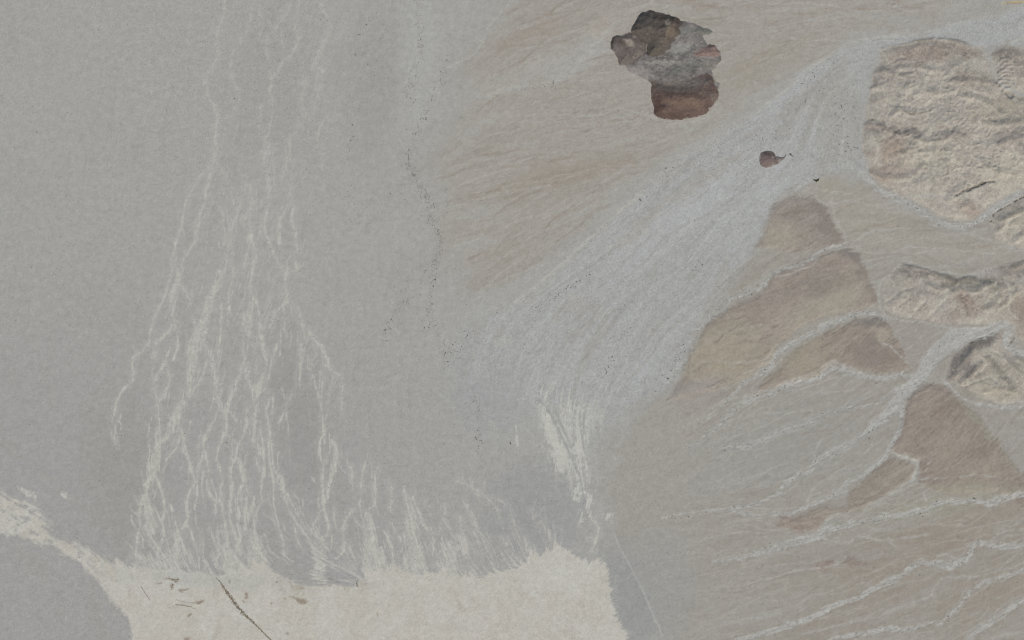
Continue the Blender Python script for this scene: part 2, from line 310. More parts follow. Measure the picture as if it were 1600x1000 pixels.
# braided floods on the plain: (widths, points)
B = [
 ([5],[(352,-40),(352,0),(350,25),(344,38),(340,60),(341,78),(336,95),(324,120),(320,135),(326,150),(336,168)]),([5,7,6],[(336,165),(339,185),(338,205),(337,232),(334,252),(328,265)]),([3],[(396,-30),(396,0),(393,20),(388,45),(378,56),(373,70),(364,82),(361,100),(362,120),(369,133),(374,150),(371,165),(360,178),(346,190)]),
 ([2.5],[(407,0),(406,20),(405,35),(406,56)]),([4,4,5],[(418,58),(416,75),(419,95),(424,125),(422,145),(427,160),(425,180),(421,210),(420,240)]),([3],[(457,-20),(455,5),(445,25),(437,38),(430,47)]),([3.5,4,3],[(468,-20),(467,5),(464,25),(461,45),(466,58),(462,75),(455,85),(445,95),(437,107),(428,122)]),([2.5],[(440,45),(440,62),(446,78)]),
 ([4,5,6,8,5,5],[(502,-20),(500,5),(512,28),(517,45),(512,60),(505,68),(498,85),(492,100),(482,118),(470,132)]),([4,4,5,3],[(480,125),(472,150),(474,170),(478,176)]),([3],[(506,68),(503,90),(498,110),(494,122)]),([3,4,3],[(480,172),(470,196),(464,203),(453,218),(448,233)]),([2.5],[(505,110),(502,130),(496,150),(491,176)]),([2.5],[(512,180),(500,198),(497,215),(500,240),(503,262)]),([2.5],[(408,165),(406,190),(405,208)]),
 ([4,3],[(336,250),(346,263),(355,276)]),([5,5,4],[(331,262),(326,285),(322,300),(320,318),(312,335),(308,348),(306,362),(305,375)]),([4],[(318,268),(304,290),(296,305),(290,318),(287,335)]),([3],[(362,300),(364,315),(367,325)]),([7,10,8],[(388,285),(392,308),(394,322),(386,335),(378,345)]),([3],[(378,312),(374,328),(366,345),(362,358),(359,372),(357,390),(354,402)]),
 ([9,9,6],[(417,215),(415,240),(416,262),(420,285),(421,310)]),([3],[(430,225),(426,250),(429,275),(431,292)]),([4],[(447,235),(448,255),(444,270),(441,280)]),([2.5],[(455,280),(453,305)]),([3],[(421,315),(415,335),(413,352),(416,370)]),([3,4,3],[(459,325),(456,345),(461,358),(463,378),(466,395)]),([8,6],[(438,340),(434,365),(438,380)]),([3],[(392,325),(390,345),(388,360),(386,380)]),([6],[(394,350),(391,365),(394,378)]),([3],[(449,320),(444,335)]),
 ([2.5,4,3],[(323,333),(313,344),(309,358),(306,373),(298,388),(290,399),(284,412),(281,430),(278,440)]),([4,3,4,4],[(287,335),(283,355),(276,375),(271,400),(268,425),(264,440),(258,462),(248,482),(242,496)]),([7,9,10],[(283,420),(277,440),(270,458),(270,480),(272,500),(274,515)]),([4],[(282,445),(292,460),(297,475)]),
 ([2.5],[(354,402),(346,415),(342,425)]),([5,12,15,16],[(354,408),(348,425),(338,445),(330,462),(326,480),(320,495),(314,512)]),([4,4],[(358,410),(366,420),(363,438),(357,455),(357,475),(360,490)]),([3],[(345,470),(346,500),(345,520)]),([4],[(300,495),(306,510),(302,525)]),
 ([3,4],[(395,375),(389,390),(385,405),(382,420)]),([4],[(397,380),(395,400),(394,425),(391,445),(394,462),(400,473)]),([5,14,16,12],[(397,468),(392,482),(387,495),(384,508),(386,520)]),([4],[(402,478),(407,498),(408,515)]),
 ([3,4,3],[(418,370),(426,392),(433,408),(440,418),(446,425)]),([6,4,2.5],[(450,420),(446,432),(447,450),(450,472)]),([3],[(447,474),(437,480),(430,490),(426,502),(422,513)]),([2.5],[(467,475),(468,490),(473,508),(476,532)]),([2.5],[(462,405),(464,420)]),([3],[(445,495),(444,512),(446,525)]),
 ([3,3,3,3,4,2],[(242,490),(238,506),(235,520),(233,533),(223,548),(208,560),(207,575),(209,583),(205,598),(195,606),(187,617),(182,630),(179,645),(175,660)]),([2.5],[(183,632),(182,655),(180,672),(178,688)]),([5,6,4],[(272,500),(262,520),(250,530),(244,545),(240,560)]),([4],[(275,510),(277,538),(276,552),(272,562)]),([5,3,2],[(264,545),(258,565),(250,580),(242,593),(239,608)]),([4,5,6],[(262,570),(265,590),(262,605),(255,620),(248,626)]),([3],[(240,608),(246,625),(248,650),(249,670),(251,690),(248,705)]),
 ([16,20,20,14,9],[(318,500),(315,520),(306,540),(300,555),(300,575),(299,592)]),([8,9,11,9,7],[(297,595),(292,612),(284,632),(281,648),(270,662),(262,676),(255,690)]),([4],[(326,556),(319,580),(310,598),(303,610),(297,620)]),([4,3],[(308,555),(304,580),(297,602)]),([3],[(283,628),(272,648),(263,664)]),
 ([4,3],[(343,500),(344,525),(342,545),(341,560)]),([5,8,10,6],[(322,540),(330,560),(334,580),(338,600),(340,618)]),([3,4],[(340,618),(347,635),(350,645)]),([3,2.5,3,5,3,4,4,3],[(341,625),(341,640),(335,656),(327,672),(320,682),(318,692),(320,706),(325,724),(326,742),(323,755),(325,768),(333,780),(338,784)]),
 ([3],[(380,515),(380,540),(382,562)]),([3,7,7,5],[(382,562),(373,590),(366,608),(360,622),(357,636)]),([4,9,10,7],[(382,560),(386,585),(392,600),(398,610)]),([4,12,10],[(422,572),(414,582),(408,598),(405,610)]),([4,6,4],[(405,505),(409,530),(413,555),(418,572)]),([3],[(432,540),(428,555),(421,575),(420,590)]),([5,4],[(412,608),(402,620),(395,632)]),([3],[(424,615),(427,632),(424,648)]),([2.5],[(456,615),(448,632),(442,650),(436,660)]),([3],[(398,612),(400,580),(404,560)]),
 ([10,8,4,3],[(356,636),(353,650),(354,668),(350,680)]),([3,4,4,3,4,3],[(350,675),(346,690),(341,702),(339,718),(343,732),(347,748),(345,765),(346,776),(350,782)]),([3],[(361,645),(366,652),(370,660)]),([2],[(356,680),(364,688),(371,694)]),([3,3,3],[(386,635),(385,655),(382,675),(374,692)]),
 ([4,5,4,5,6],[(372,694),(370,710),(365,722),(362,735),(363,755),(361,775),(359,790)]),([4,7,8,5,5],[(369,708),(376,726),(381,738),(380,755),(373,770),(369,788)]),([4,3],[(383,745),(386,765),(392,778)]),
 ([4,9,8,5],[(401,632),(398,655),(397,675),(397,700)]),([4,8,4],[(402,690),(408,708),(413,720)]),([3,4,4,4,3],[(406,665),(411,695),(414,722),(411,745),(408,768),(411,785)]),([3],[(400,715),(405,735)]),
 ([3],[(413,630),(420,660),(423,690),(425,712),(428,730)]),([4,4,3],[(426,725),(432,738),(440,746),(444,758)]),([3,5,5,4,4,3,3],[(420,655),(420,690),(421,712),(424,740),(429,760),(428,785),(431,806),(437,824),(442,845),(444,870)]),([4,6,4,4,3],[(438,745),(442,762),(450,775),(459,792),(467,808),(476,822),(484,830)]),([4,4,5],[(445,775),(452,797),(462,815),(472,830),(484,842)]),([2.5],[(458,812),(462,835),(472,860)]),
 ([4,9,10],[(276,655),(268,668),(262,680)]),([5,9,17,20,14,9],[(251,675),(247,695),(243,712),(240,728),(238,742),(231,755)]),([3,3],[(281,668),(278,695),(268,708),(260,720)]),([4,4,6,4,5,5,3],[(282,668),(287,685),(290,700),(295,718),(299,735),(305,752),(303,765)]),([4,5,4,6,4],[(305,752),(298,765),(292,780),(292,795),(295,810),(287,823),(281,828)]),([3],[(316,712),(311,732),(308,748),(308,775),(304,795)]),([3],[(285,692),(287,706)]),
 ([6,5],[(231,752),(229,770),(222,782)]),([5,4,4,5],[(222,782),(219,795),(219,815),(216,840),(212,870)]),([6,15,16,8],[(228,778),(232,792),(236,810),(242,832)]),([3,5,5,4],[(244,745),(252,765),(256,782),(258,795)]),([4,6,4,5],[(258,792),(254,812),(257,832),(252,850),(246,868)]),([3,4,8,9,10,12],[(264,792),(273,802),(276,815),(279,828),(277,850),(275,885)]),([3,3],[(294,820),(300,838),(308,852),(314,864)]),([4,4],[(226,822),(236,842),(246,858),(250,880)]),([4],[(258,830),(262,850),(268,870)]),([6],[(283,845),(292,865),(298,880)]),
 ([4],[(338,784),(344,782),(347,772)]),([4],[(336,782),(338,800)]),([4,5,5],[(346,785),(350,805),(354,830),(356,860),(360,880)]),([5,6,7],[(360,788),(360,810),(366,832),(373,852),(375,865)]),([5,6],[(372,795),(372,820),(375,840),(370,860)]),([5,4],[(386,778),(384,800),(382,825),(376,845)]),([8,6,5],[(398,780),(392,795),(386,815),(383,835)]),([3],[(410,785),(400,800),(396,818)]),([4],[(340,840),(341,860),(339,875)]),([5],[(350,850),(352,875),(350,890)]),
 ([3],[(466,480),(472,505),(476,530)]),([6,4,2.5],[(472,538),(470,552),(469,575),(467,598)]),([4,5,5,4],[(482,518),(492,532),(503,542),(508,555),(513,570)]),([3],[(485,545),(486,562),(480,575)]),([3],[(505,570),(525,582),(536,590)]),([3,3,4,4],[(482,570),(490,590),(497,612),(500,628),(503,642)]),([2.5],[(505,590),(503,615),(502,630)]),([3,5,6],[(503,640),(505,660),(507,678)]),([2],[(535,600),(534,635),(537,655)]),
 ([5,5,4,6,4,4],[(506,678),(500,690),(500,712),(506,724),(503,745),(505,765),(504,785),(508,802)]),([3],[(508,680),(508,705),(509,725)]),([4,9,9,5,4],[(513,680),(522,695),(526,712),(522,728),(517,748),(512,770),(507,788)]),([5,7,6,5],[(505,760),(505,780),(508,800),(513,822),(511,838)]),([3,3],[(502,798),(494,815),(487,826),(486,845)]),([4,3],[(512,830),(505,845),(500,852)]),([3],[(490,825),(496,840),(503,848)]),
 ([3],[(522,790),(523,812),(525,824)]),([2.5],[(571,722),(566,745),(563,770),(562,790)]),([2,5,4,5],[(556,792),(545,806),(537,818),(535,830)]),([3,5,4,3],[(536,835),(537,848),(536,862),(525,874)]),([3],[(518,838),(519,856)]),([3,4,3],[(588,730),(586,755),(588,778),(584,790),(574,797)]),([3],[(611,755),(612,775),(610,792)]),([3],[(612,818),(620,832),(628,846)]),([2.5],[(605,835),(612,858),(616,880)]),([2.5],[(545,850),(553,872),(557,885)]),([3],[(548,730),(552,745)]),
 ([3],[(645,776),(648,790)]),([2.5],[(694,788),(696,802)]),([2.5],[(693,810),(698,822),(704,826)]),([4],[(719,808),(721,824)]),([2],[(715,752),(742,764),(764,782),(777,794),(781,812)]),([2],[(733,802),(742,818),(750,832)]),([2],[(770,778),(790,788),(800,806),(806,828),(812,842)]),([2.5],[(829,797),(836,805)]),([2.5],[(846,816),(852,826)]),([3],[(857,830),(861,845)]),([3],[(784,840),(793,852)]),([3],[(664,786),(673,792)]),([3],[(730,790),(732,800)]),
 ([3],[(652,795),(660,815),(668,828)]),([3],[(672,826),(678,845),(676,870)]),([4],[(720,826),(728,850),(726,868)]),([3],[(740,830),(750,850)]),([3],[(700,850),(705,870),(712,885)]),([3],[(812,862),(816,885)]),([3],[(820,840),(824,862)]),([4],[(925,812),(935,825),(930,850)]),([3],[(920,838),(930,845),(926,862)]),
]
BPATCH = [[(396,816),(404,828),(412,848),(420,876),(400,886),(384,890),(386,850)],[(570,803),(578,806),(583,822),(590,842),(604,870),(620,892),(575,908),(563,890),(568,850)],[(630,768),(640,775),(648,800),(653,830),(662,866),(674,894),(640,904),(630,885),(637,850),(635,815)],[(486,845),(505,838),(512,850),(508,880),(512,910),(485,912),(490,880)],[(690,850),(705,850),(716,880),(720,905),(690,905)],[(215,862),(240,870),(262,860),(290,868),(300,890),(205,890)],[(712,840),(726,838),(732,860),(722,875)],[(348,850),(375,860),(385,880),(380,900),(350,895)]]
WHITE = [[(850,652),(858,645),(868,665),(875,685),(882,705),(888,725),(885,735),(878,738),(870,735),(866,715),(861,700),(855,690),(850,675)],[(899,687),(907,680),(911,700),(910,735),(905,730),(898,712),(896,697)],[(892,708),(900,723),(908,740),(912,746),(906,744),(897,728)],[(902,741),(911,745),(909,765),(904,782),(898,780),(895,768),(903,755)],[(914,770),(922,768),(926,780),(922,793),(916,798),(910,790)],[(916,722),(921,735),(923,752),(918,750),(915,735)],[(803,668),(808,664),(810,676),(808,692),(804,682)],[(878,648),(888,656),(884,666),(876,658)],[(908,796),(911,804),(908,822),(906,812)],[(96,768),(104,769),(105,781),(97,777)],[(920,796),(927,799),(925,808),(920,806)],[(28,762),(48,770),(62,778),(56,781),(38,774)],[(945,800),(955,802),(954,812),(946,811)]]

# ------------------------------------------------------------------ soils
C = np.empty(SH + (3,), np.float32); C[:] = alb(161, 160, 156)
C = mix(C, alb(156, 155, 153), 0.9 * sstep(300, 900, V + 0.35 * (400 - U) + 60 * N150) * sstep(900, 500, U))
C = mix(C, alb(154, 152, 146), sstep(0.0, 0.9, L8 * 0.25 + N150) * 0.35 * sstep(720, 600, U))
C = mix(C, alb(152, 151, 147), 0.6 * blob(585, 130, 40, 110, 8, .6))
C = mix(C, alb(166, 166, 162), 0.6 * blob(655, 60, 28, 150, 0, .6))
C = mix(C, alb(150, 149, 146), 0.7 * blob(470, 650, 42, 120, -8, .6) + 0.3 * blob(420, 130, 60, 110, 0, .7))
C = mix(C, alb(150, 149, 144), 0.6 * blob(195, 740, 60, 110, -10, .6))
C = mix(C, alb(155, 157, 157), 0.6 * blob(775, 600, 60, 70, 30, .6))
C = mix(C, alb(151, 151, 150), 0.75 * blob(830, 800, 80, 75, 10, .5))
relief = 0.35 * N60 + 0.5 * N150
cls = np.zeros(SH, np.int16)
CLASSES = [("plain", "flat grey gravel plain filling the western half", "plain", [])]
def add_class(name, label, cat):
    CLASSES.append((name, label, cat, [])); return len(CLASSES) - 1

def streaks(C, base, dark, light, m, kd=1.0, kl=1.0, a1=.75, a2=.65, a4=.65, a8=.45):
    f = a1 * L1 + a2 * L2 + a4 * L4 + a8 * L8 + 0.5 * N60
    c = np.empty_like(C); c[:] = base
    c = mix(c, dark, np.clip(0.75 * kd * sstep(0.3, 2.0, f), 0, 1))
    c = mix(c, light, np.clip(0.75 * kl * sstep(-0.2, -1.8, f), 0, 1))
    thin = sstep(1.5, 2.6, L1 + .5 * L2); thin2 = sstep(1.4, 2.5, -L1 - .6 * L2)
    c = mix(c, light, .55 * kl * thin); c = mix(c, dark, .7 * kd * thin2)
    return mix(C, c, m)

# northern tan fan
k = add_class("alluvial_fan", "streaked tan gravel fan around the dark rocky outcrop", "fan")
sd_ = poly_sd(TANFAN, 120)
m = sstep(-62, 62, sd_ + 5 * L8 + 12 * N60 + 6 * L4)
C = streaks(C, alb(158, 153, 145), alb(146, 139, 130), alb(165, 163, 158), m, .9, .8, .6, .55, .5, .3)
cls[sd_ > 0] = k
C = mix(C, alb(150, 140, 129), 0.6 * m * blob(900, 272, 95, 9, -12, .7) + 0.35 * m * blob(870, 262, 60, 20, -10, .7))
C = mix(C, alb(152, 145, 135), 0.5 * m * (blob(820, 300, 130, 22, -14, .7) + blob(780, 400, 60, 25, -30, .7)).clip(0, 1))
C = mix(C, alb(151, 144, 132), 0.55 * m * blob(1200, 100, 90, 22, -24, .7))
C = mix(C, alb(151, 141, 131), 0.5 * m * (blob(1240, 150, 50, 14, -45, .6) + blob(1090, 5, 40, 8, 15, .7) + blob(820, 55, 60, 14, -20, .7)).clip(0, 1))
C = mix(C, alb(166, 165, 161), 0.55 * m * (blob(925, 70, 30, 16, -45, .7) + blob(860, 110, 80, 20, -20, .7) + blob(740, 330, 50, 14, -8, .6) + blob(735, 385, 40, 10, -15, .6)).clip(0, 1))
C = mix(C, alb(164, 155, 145), 0.5 * m * blob(945, 42, 26, 16, -35, .5))

# eastern fans
k = add_class("alluvial_fan", "broad grey tan fan with pale stream lines below the brown terraces", "fan")
sd_ = poly_sd(RIGHTFAN, 90)
m = sstep(-25, 30, sd_ + 5 * L4 + 6 * N25)
C = streaks(C, alb(154, 150, 142), alb(143, 136, 126), alb(161, 159, 154), m, .85, .8, .55, .5, .5, .4)
cls[sd_ > 0] = k
C = mix(C, alb(158, 155, 149), 0.75 * m * sstep(1190, 1010, U + 30 * N60))
C = mix(C, alb(153, 152, 148), 0.55 * m * blob(1230, 700, 140, 60, -20, .7))
C = mix(C, alb(157, 153, 146), 0.55 * m * blob(1010, 780, 60, 90, 0, .7))
C = mix(C, alb(152, 152, 149), 0.7 * blob(1010, 930, 60, 90, 20, .6))
C = mix(C, alb(149, 149, 148), 0.8 * blob(985, 930, 26, 85, -20, .5))
C = mix(C, alb(147, 137, 126), 0.6 * m * (blob(1540, 930, 90, 40, -30, .7) + blob(1440, 860, 160, 30, -12, .8) + blob(1520, 810, 90, 22, -15, .7)).clip(0, 1))
C = mix(C, alb(147, 138, 128), 0.5 * m * (blob(1330, 960, 120, 40, -25, .7) + blob(1400, 925, 70, 15, -20, .6)).clip(0, 1))
C = mix(C, alb(154, 151, 145), 0.5 * m * blob(1330, 870, 100, 14, -8, .7))
C = mix(C, alb(151, 147, 133), 0.6 * m * blob(1460, 790, 110, 14, -10, .7))
C = mix(C, alb(160, 154, 144), 0.7 * m * (blob(1350, 335, 80, 40, 15, .6) + blob(1480, 385, 120, 18, 5, .6)).clip(0, 1))
C = mix(C, alb(158, 152, 139), 0.6 * m * blob(1280, 285, 40, 16, 10, .6))
C = mix(C, alb(152, 147, 140), 0.8 * m * blob(1430, 535, 30, 35, 20, .5))
C = mix(C, alb(155, 151, 146), 0.7 * m * blob(1580, 690, 30, 50, -35, .6))

# wide wash
k = add_class("gravel_wash", "wide pale blue grey gravel wash sweeping diagonally from the upper right", "wash")
BIGW = poly_sd(BIGWASH, 80)
edge = 4 + 14 * sstep(1250, 1000, U) + 40 * sstep(1000, 800, U)
m = sstep(-1, 1, (BIGW + 3 * L2 + 2.5 * L4) / edge)
C = streaks(C, alb(163, 164, 162), alb(153, 150, 145), alb(171, 172, 171), m, .85, .7, .12, .3, .65, .5)
C = mix(C, alb(155, 150, 141), 0.55 * m * (blob(1010, 345, 70, 7, -42, .6) + blob(990, 370, 24, 8, -40, .6) + blob(1110, 275, 60, 8, -38, .7) + blob(1130, 470, 60, 20, -60, .8) + blob(890, 480, 26, 14, -35, .7) + blob(1290, 150, 40, 20, -60, .8)).clip(0, 1))
C = mix(C, alb(170, 171, 170), 0.5 * m * (blob(1060, 350, 120, 24, -42, .7) + blob(1230, 130, 60, 16, -45, .7) + blob(1215, 280, 40, 26, -60, .6) + blob(960, 420, 90, 16, -42, .7)).clip(0, 1))
C = mix(C, alb(158, 155, 148), 0.6 * m * blob(1315, 200, 34, 70, 5, .6))
cls[(BIGW > 0)] = k
relief -= 0.5 * m

# pale cloud of silt below the wash
C = mix(C, alb(169, 169, 164), 0.65 * sstep(-0.2, 0.8, N25 + 0.5 * L2) * blob(870, 610, 46, 60, 20, .7))
C = mix(C, alb(167, 167, 163), 0.5 * blob(950, 690, 30, 60, 25, .7) * sstep(-.4, .6, N25))

# terraces
TM = np.zeros(SH, np.float32)
for (nm, pts, col, hgt, lab) in TERR:
    k = add_class(nm, lab, "terrace")
    sd_ = poly_sd(pts, 40, Uf, Vf) + 1.8 * N25 + 1.0 * w2 + 2.2 * PATCH + 1.0 * L2
    e = 2.8 + 5 * sstep(1400, 1060, U)
    m = sstep(-e, e, sd_ + 1.3 * L1 * sstep(20, 0, np.abs(sd_)))
    col = np.array(col, float) + (-1.5, 0, 2.5)
    C = streaks(C, alb(*col), alb(*(col - (15, 16, 16))), alb(*(col + (13, 13, 13))), m, 1.1, 1.1, .7, .6, .4, .4)
    C = mix(C, alb(*(col + (8, 9, 9))), m * 0.5 * sstep(.2, 1.2, N25))
    cls[sd_ > 0] = k
    relief += 0.27 * hgt * sstep(-3, 8, sd_) + 0.5 * m * N25
    TM = np.maximum(TM, m)
C = mix(C, alb(157, 149, 134), 0.85 * TM * (blob(1130, 560, 70, 55, -20, .6) + 0.8 * blob(1250, 560, 45, 45, -30, .5)).clip(0, 1))
C = mix(C, alb(152, 147, 143), 0.7 * TM * blob(1090, 605, 50, 14, -14, .6))
C = mix(C, alb(158, 151, 138), 0.7 * TM * (blob(1215, 370, 40, 26, 0, .6) + 0.6 * blob(1300, 460, 55, 18, -30, .7) + .8 * blob(1310, 475, 70, 12, -20, .7)).clip(0, 1))
C = mix(C, alb(134, 126, 119), 0.8 * TM * (blob(1295, 350, 14, 34, -35, .5) + blob(1255, 330, 34, 12, -10, .6) + blob(1352, 425, 12, 45, -20, .5) + blob(1365, 545, 34, 34, 0, .7) + blob(1275, 445, 40, 18, -20, .8) + .7 * blob(1500, 625, 30, 8, 40, .7)).clip(0, 1))
C = mix(C, alb(126, 122, 118), 0.7 * TM * (blob(1360, 503, 34, 7, -5, .6) + blob(1330, 397, 30, 6, 15, .6)).clip(0, 1))
C = mix(C, alb(150, 141, 130), 0.8 * TM * (blob(1530, 740, 60, 18, -20, .7) + blob(1480, 700, 30, 30, 0, .9)).clip(0, 1))
C = mix(C, alb(150, 146, 133), 0.8 * TM * (blob(1500, 770, 90, 14, -3, .7) + blob(1560, 690, 60, 7, 50, .7) + blob(1520, 645, 36, 6, 42, .6)).clip(0, 1))
C = mix(C, alb(163, 154, 141), 0.8 * TM * (blob(1378, 520, 16, 8, 15, .5)))

# ------------------------------------------------------------------ eroded hills
def erosion(x, y, dx, dy, f0, octs, seed):
    "gullies that run down the slope (dx, dy)"
    r = np.random.default_rng(seed); T = r.random((128, 128, 2)).astype(np.float32) * 0.5
    tot = np.zeros_like(x); gx = np.zeros_like(x); gy = np.zeros_like(x); a = 0.5; f = f0
    for o in range(octs):
        px, py = x * f + 300.0, y * f + 300.0
        ix, iy = np.floor(px).astype(int), np.floor(py).astype(int); fx_, fy_ = px - ix, py - iy
        ddx, ddy = dy + gy, -(dx + gx)
        va = np.zeros_like(x); vx = np.zeros_like(x); vy = np.zeros_like(x); wt = np.zeros_like(x)
        for i in range(-2, 2):
            for j in range(-2, 2):
                h = T[(iy - j) & 127, (ix - i) & 127]
                qx, qy = fx_ + i - h[..., 0], fy_ + j - h[..., 1]
                w = np.exp(-2 * (qx * qx + qy * qy)); mg = (qx * ddx + qy * ddy) * 2 * np.pi
                wt += w; va += np.cos(mg) * w; s = -np.sin(mg) * w; vx += s * ddx; vy += s * ddy
        va /= wt; gx += a * vx / wt * 1.0; gy += a * vy / wt * 1.0
        tot += a * va; a *= 0.5; f *= 2
    return tot
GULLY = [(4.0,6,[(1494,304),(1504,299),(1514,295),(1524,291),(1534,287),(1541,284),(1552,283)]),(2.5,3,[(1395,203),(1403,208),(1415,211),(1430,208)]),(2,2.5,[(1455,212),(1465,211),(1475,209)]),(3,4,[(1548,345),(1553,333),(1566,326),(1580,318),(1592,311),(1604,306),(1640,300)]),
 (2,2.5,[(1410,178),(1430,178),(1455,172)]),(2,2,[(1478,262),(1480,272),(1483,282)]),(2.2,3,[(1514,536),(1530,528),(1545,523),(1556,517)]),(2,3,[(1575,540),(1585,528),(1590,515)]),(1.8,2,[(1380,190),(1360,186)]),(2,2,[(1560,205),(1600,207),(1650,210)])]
HM = np.zeros(SH, np.float32); HE = np.zeros(SH, np.float32); VE = np.ones(SH, np.float32); VE2 = np.ones(SH, np.float32)
for hi, (nm, pts, hgt, lab) in enumerate(HILLS):
    k = add_class(nm, lab, "hill")
    sd_ = poly_sd(pts, 40, Uf + 0.8 * W1, Vf + 0.8 * W2)
    w = window(pts, 8)
    x, y, s = U[w], V[w], sd_[w]
    fw = 34.0 * np.exp(.9 * fbm(x, y, 38, 400 + hi, 3))
    dome = 1 - np.exp(-np.maximum(s, 0) / fw)
    base = dome * (1 + 0.45 * N60[w] + 0.3 * fbm(x, y, 42, 300 + hi, 3))
    gy_, gx_ = np.gradient(base)
    L = np.sqrt(gx_ ** 2 + gy_ ** 2) + 1e-5
    kk = 0.9 * L / (L + 0.01) / L
    e = erosion(x, y, gx_ * kk, gy_ * kk, 1 / 26.0, 4, 70 + hi)
    rid = 1 - np.abs(fbm(x + 6 * W1[w], y + 6 * W2[w], 30, 90 + hi, 4)) * 1.6
    vein = np.abs(fbm(x + 5 * w1[w], y + 5 * w2[w], 24, 430 + hi, 4)); vein2 = np.abs(fbm(x + 4 * w2[w], y * 1.4, 17, 440 + hi, 4))
    h = hgt * (0.22 * base + dome * (0.07 * e + 0.015 * rid + .03 * sstep(.0, .2, vein) + .012 * sstep(0, .14, vein2))) * sstep(-1, 9, s)
    relief[w] += np.where(s > -2, h, 0)
    mm = sstep(-2.5, 2.5, s)
    VE[w] = np.where(s > -2, np.minimum(vein, 9), VE[w]); VE2[w] = np.where(s > -2, vein2, VE2[w]); HM[w] = np.maximum(HM[w], mm); HE[w] = np.where(s > -2, e, HE[w])
    cls[sd_ > 0] = k
f1 = fbm(U + 14 * W1, V + 14 * W2, 46, 501, 4); f2 = fbm(U + 10 * W2, V + 10 * W1, 34, 502, 4); f3 = fbm(U + 8 * w1, V + 8 * W2, 15, 503, 4)
c = np.empty_like(C); c[:] = alb(164, 159, 148)
c = mix(c, alb(170, 166, 154), 0.8 * sstep(0, .8, f1))
c = mix(c, alb(151, 143, 133), 0.7 * sstep(.1, .8, f2))
c = mix(c, alb(165, 158, 150), 0.6 * sstep(.2, .9, -f1))
c = mix(c, alb(140, 134, 124), 0.6 * sstep(.2, .9, f3))
c = mix(c, alb(177, 172, 160), 0.6 * sstep(.2, .9, -f3) * sstep(-.3, .4, -HE))
c = mix(c, alb(146, 137, 126), 0.4 * sstep(.1, .7, HE))
for (bx, by, rx, ry, an, col, st) in [(1440,85,50,14,-5,(146,133,122),.8),(1500,78,40,10,10,(140,130,120),.7),(1440,62,14,6,0,(122,117,104),.8),(1395,70,16,6,-5,(128,120,112),.7),(1400,120,30,16,-10,(136,130,124),.6),(1520,130,36,14,0,(138,129,118),.6),
 (1480,150,80,22,5,(166,161,150),.7),(1395,170,34,20,0,(168,162,151),.6),(1570,170,40,26,0,(162,155,140),.8),(1400,232,22,20,20,(150,136,122),.8),(1380,270,50,12,-8,(146,134,123),.6),(1450,240,40,30,0,(168,163,148),.6),(1540,230,60,30,20,(170,164,152),.6),(1370,200,22,7,8,(132,123,115),.8),
 (1415,208,26,7,5,(120,116,111),.8),(1490,210,24,10,0,(132,126,120),.7),(1590,215,30,18,0,(142,135,127),.7),(1580,270,40,24,0,(172,167,152),.7),(1510,325,24,10,20,(150,137,124),.7),(1470,325,20,14,0,(166,158,149),.7),
 (1575,85,30,12,10,(128,121,113),.8),(1600,110,30,16,0,(140,131,124),.6),(1590,345,26,20,30,(164,158,143),.7),
 (1428,425,24,8,8,(124,117,111),.9),(1470,432,30,9,12,(128,121,112),.8),(1520,440,50,10,5,(124,121,110),.8),(1510,470,18,12,30,(140,123,110),.8),(1420,460,30,26,-30,(154,149,139),.7),(1535,420,22,12,0,(174,168,160),.7),(1515,408,14,8,0,(140,126,115),.7),(1590,420,30,14,0,(134,127,117),.7),(1560,470,30,26,0,(150,146,134),.6),(1490,492,50,9,-10,(142,132,123),.6),(1470,485,16,9,-40,(166,161,152),.6),(1595,490,14,30,0,(148,136,122),.8),
 (1500,570,18,34,35,(122,117,111),.85),(1530,535,34,8,-15,(112,107,101),.9),(1520,590,30,12,-35,(132,126,118),.7),(1545,565,26,16,40,(166,160,145),.8),(1565,585,34,7,48,(124,119,111),.8),(1560,612,40,9,5,(150,144,130),.7),(1600,580,30,22,0,(156,150,136),.6),(1550,600,30,14,-35,(164,159,143),.6)]:
    c = mix(c, alb(*col), st * blob(bx, by, rx, ry, an, .6))
tb = 3.2 * f1 + 1.6 * f2 + .5 * f3 + V / 60
band = np.sin(tb * 9) * .6 + np.sin(tb * 21 + 1) * .5
bz = sstep(-.3, .5, fbm(U, V, 40, 490, 3))
c = mix(c, alb(179, 174, 163),  .5 * bz * sstep(.25, .9, band)); c = mix(c, alb(138, 132, 124), .45 * bz * sstep(.25, .9, -band))
fine = fbm(U + 3 * w1, V + 3 * w2, 6, 470, 3); fiber = fbm(U * .5 + 5 * W2, V * 1.3 + 5 * W1, 5, 480, 3)
c = c * (1 + .055 * fine + .06 * fiber)[..., None].clip(.6, 1.4)
c = mix(c, alb(180, 174, 160), .55 * sstep(.07, .0, VE)); c = mix(c, alb(128, 122, 114), .55 * sstep(.055, .0, VE2) * sstep(-.2, .5, f2 + f3))  # pale rills, then thin shadow lines painted dark into the hill colour
c = mix(c, alb(126, 119, 110), .4 * sstep(.6, 1.2, fiber + fine * .6))
c = c * np.array([1.01, 1.0, 1.035], np.float32)
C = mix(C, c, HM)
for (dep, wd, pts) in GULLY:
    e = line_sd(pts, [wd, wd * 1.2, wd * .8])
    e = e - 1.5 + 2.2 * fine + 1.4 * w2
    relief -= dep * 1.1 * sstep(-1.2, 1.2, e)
    C = mix(C, alb(100, 95, 88), 0.65 * sstep(-1.2, .8, e))  # gully shadow painted into the ground colour, on top of the carved cut
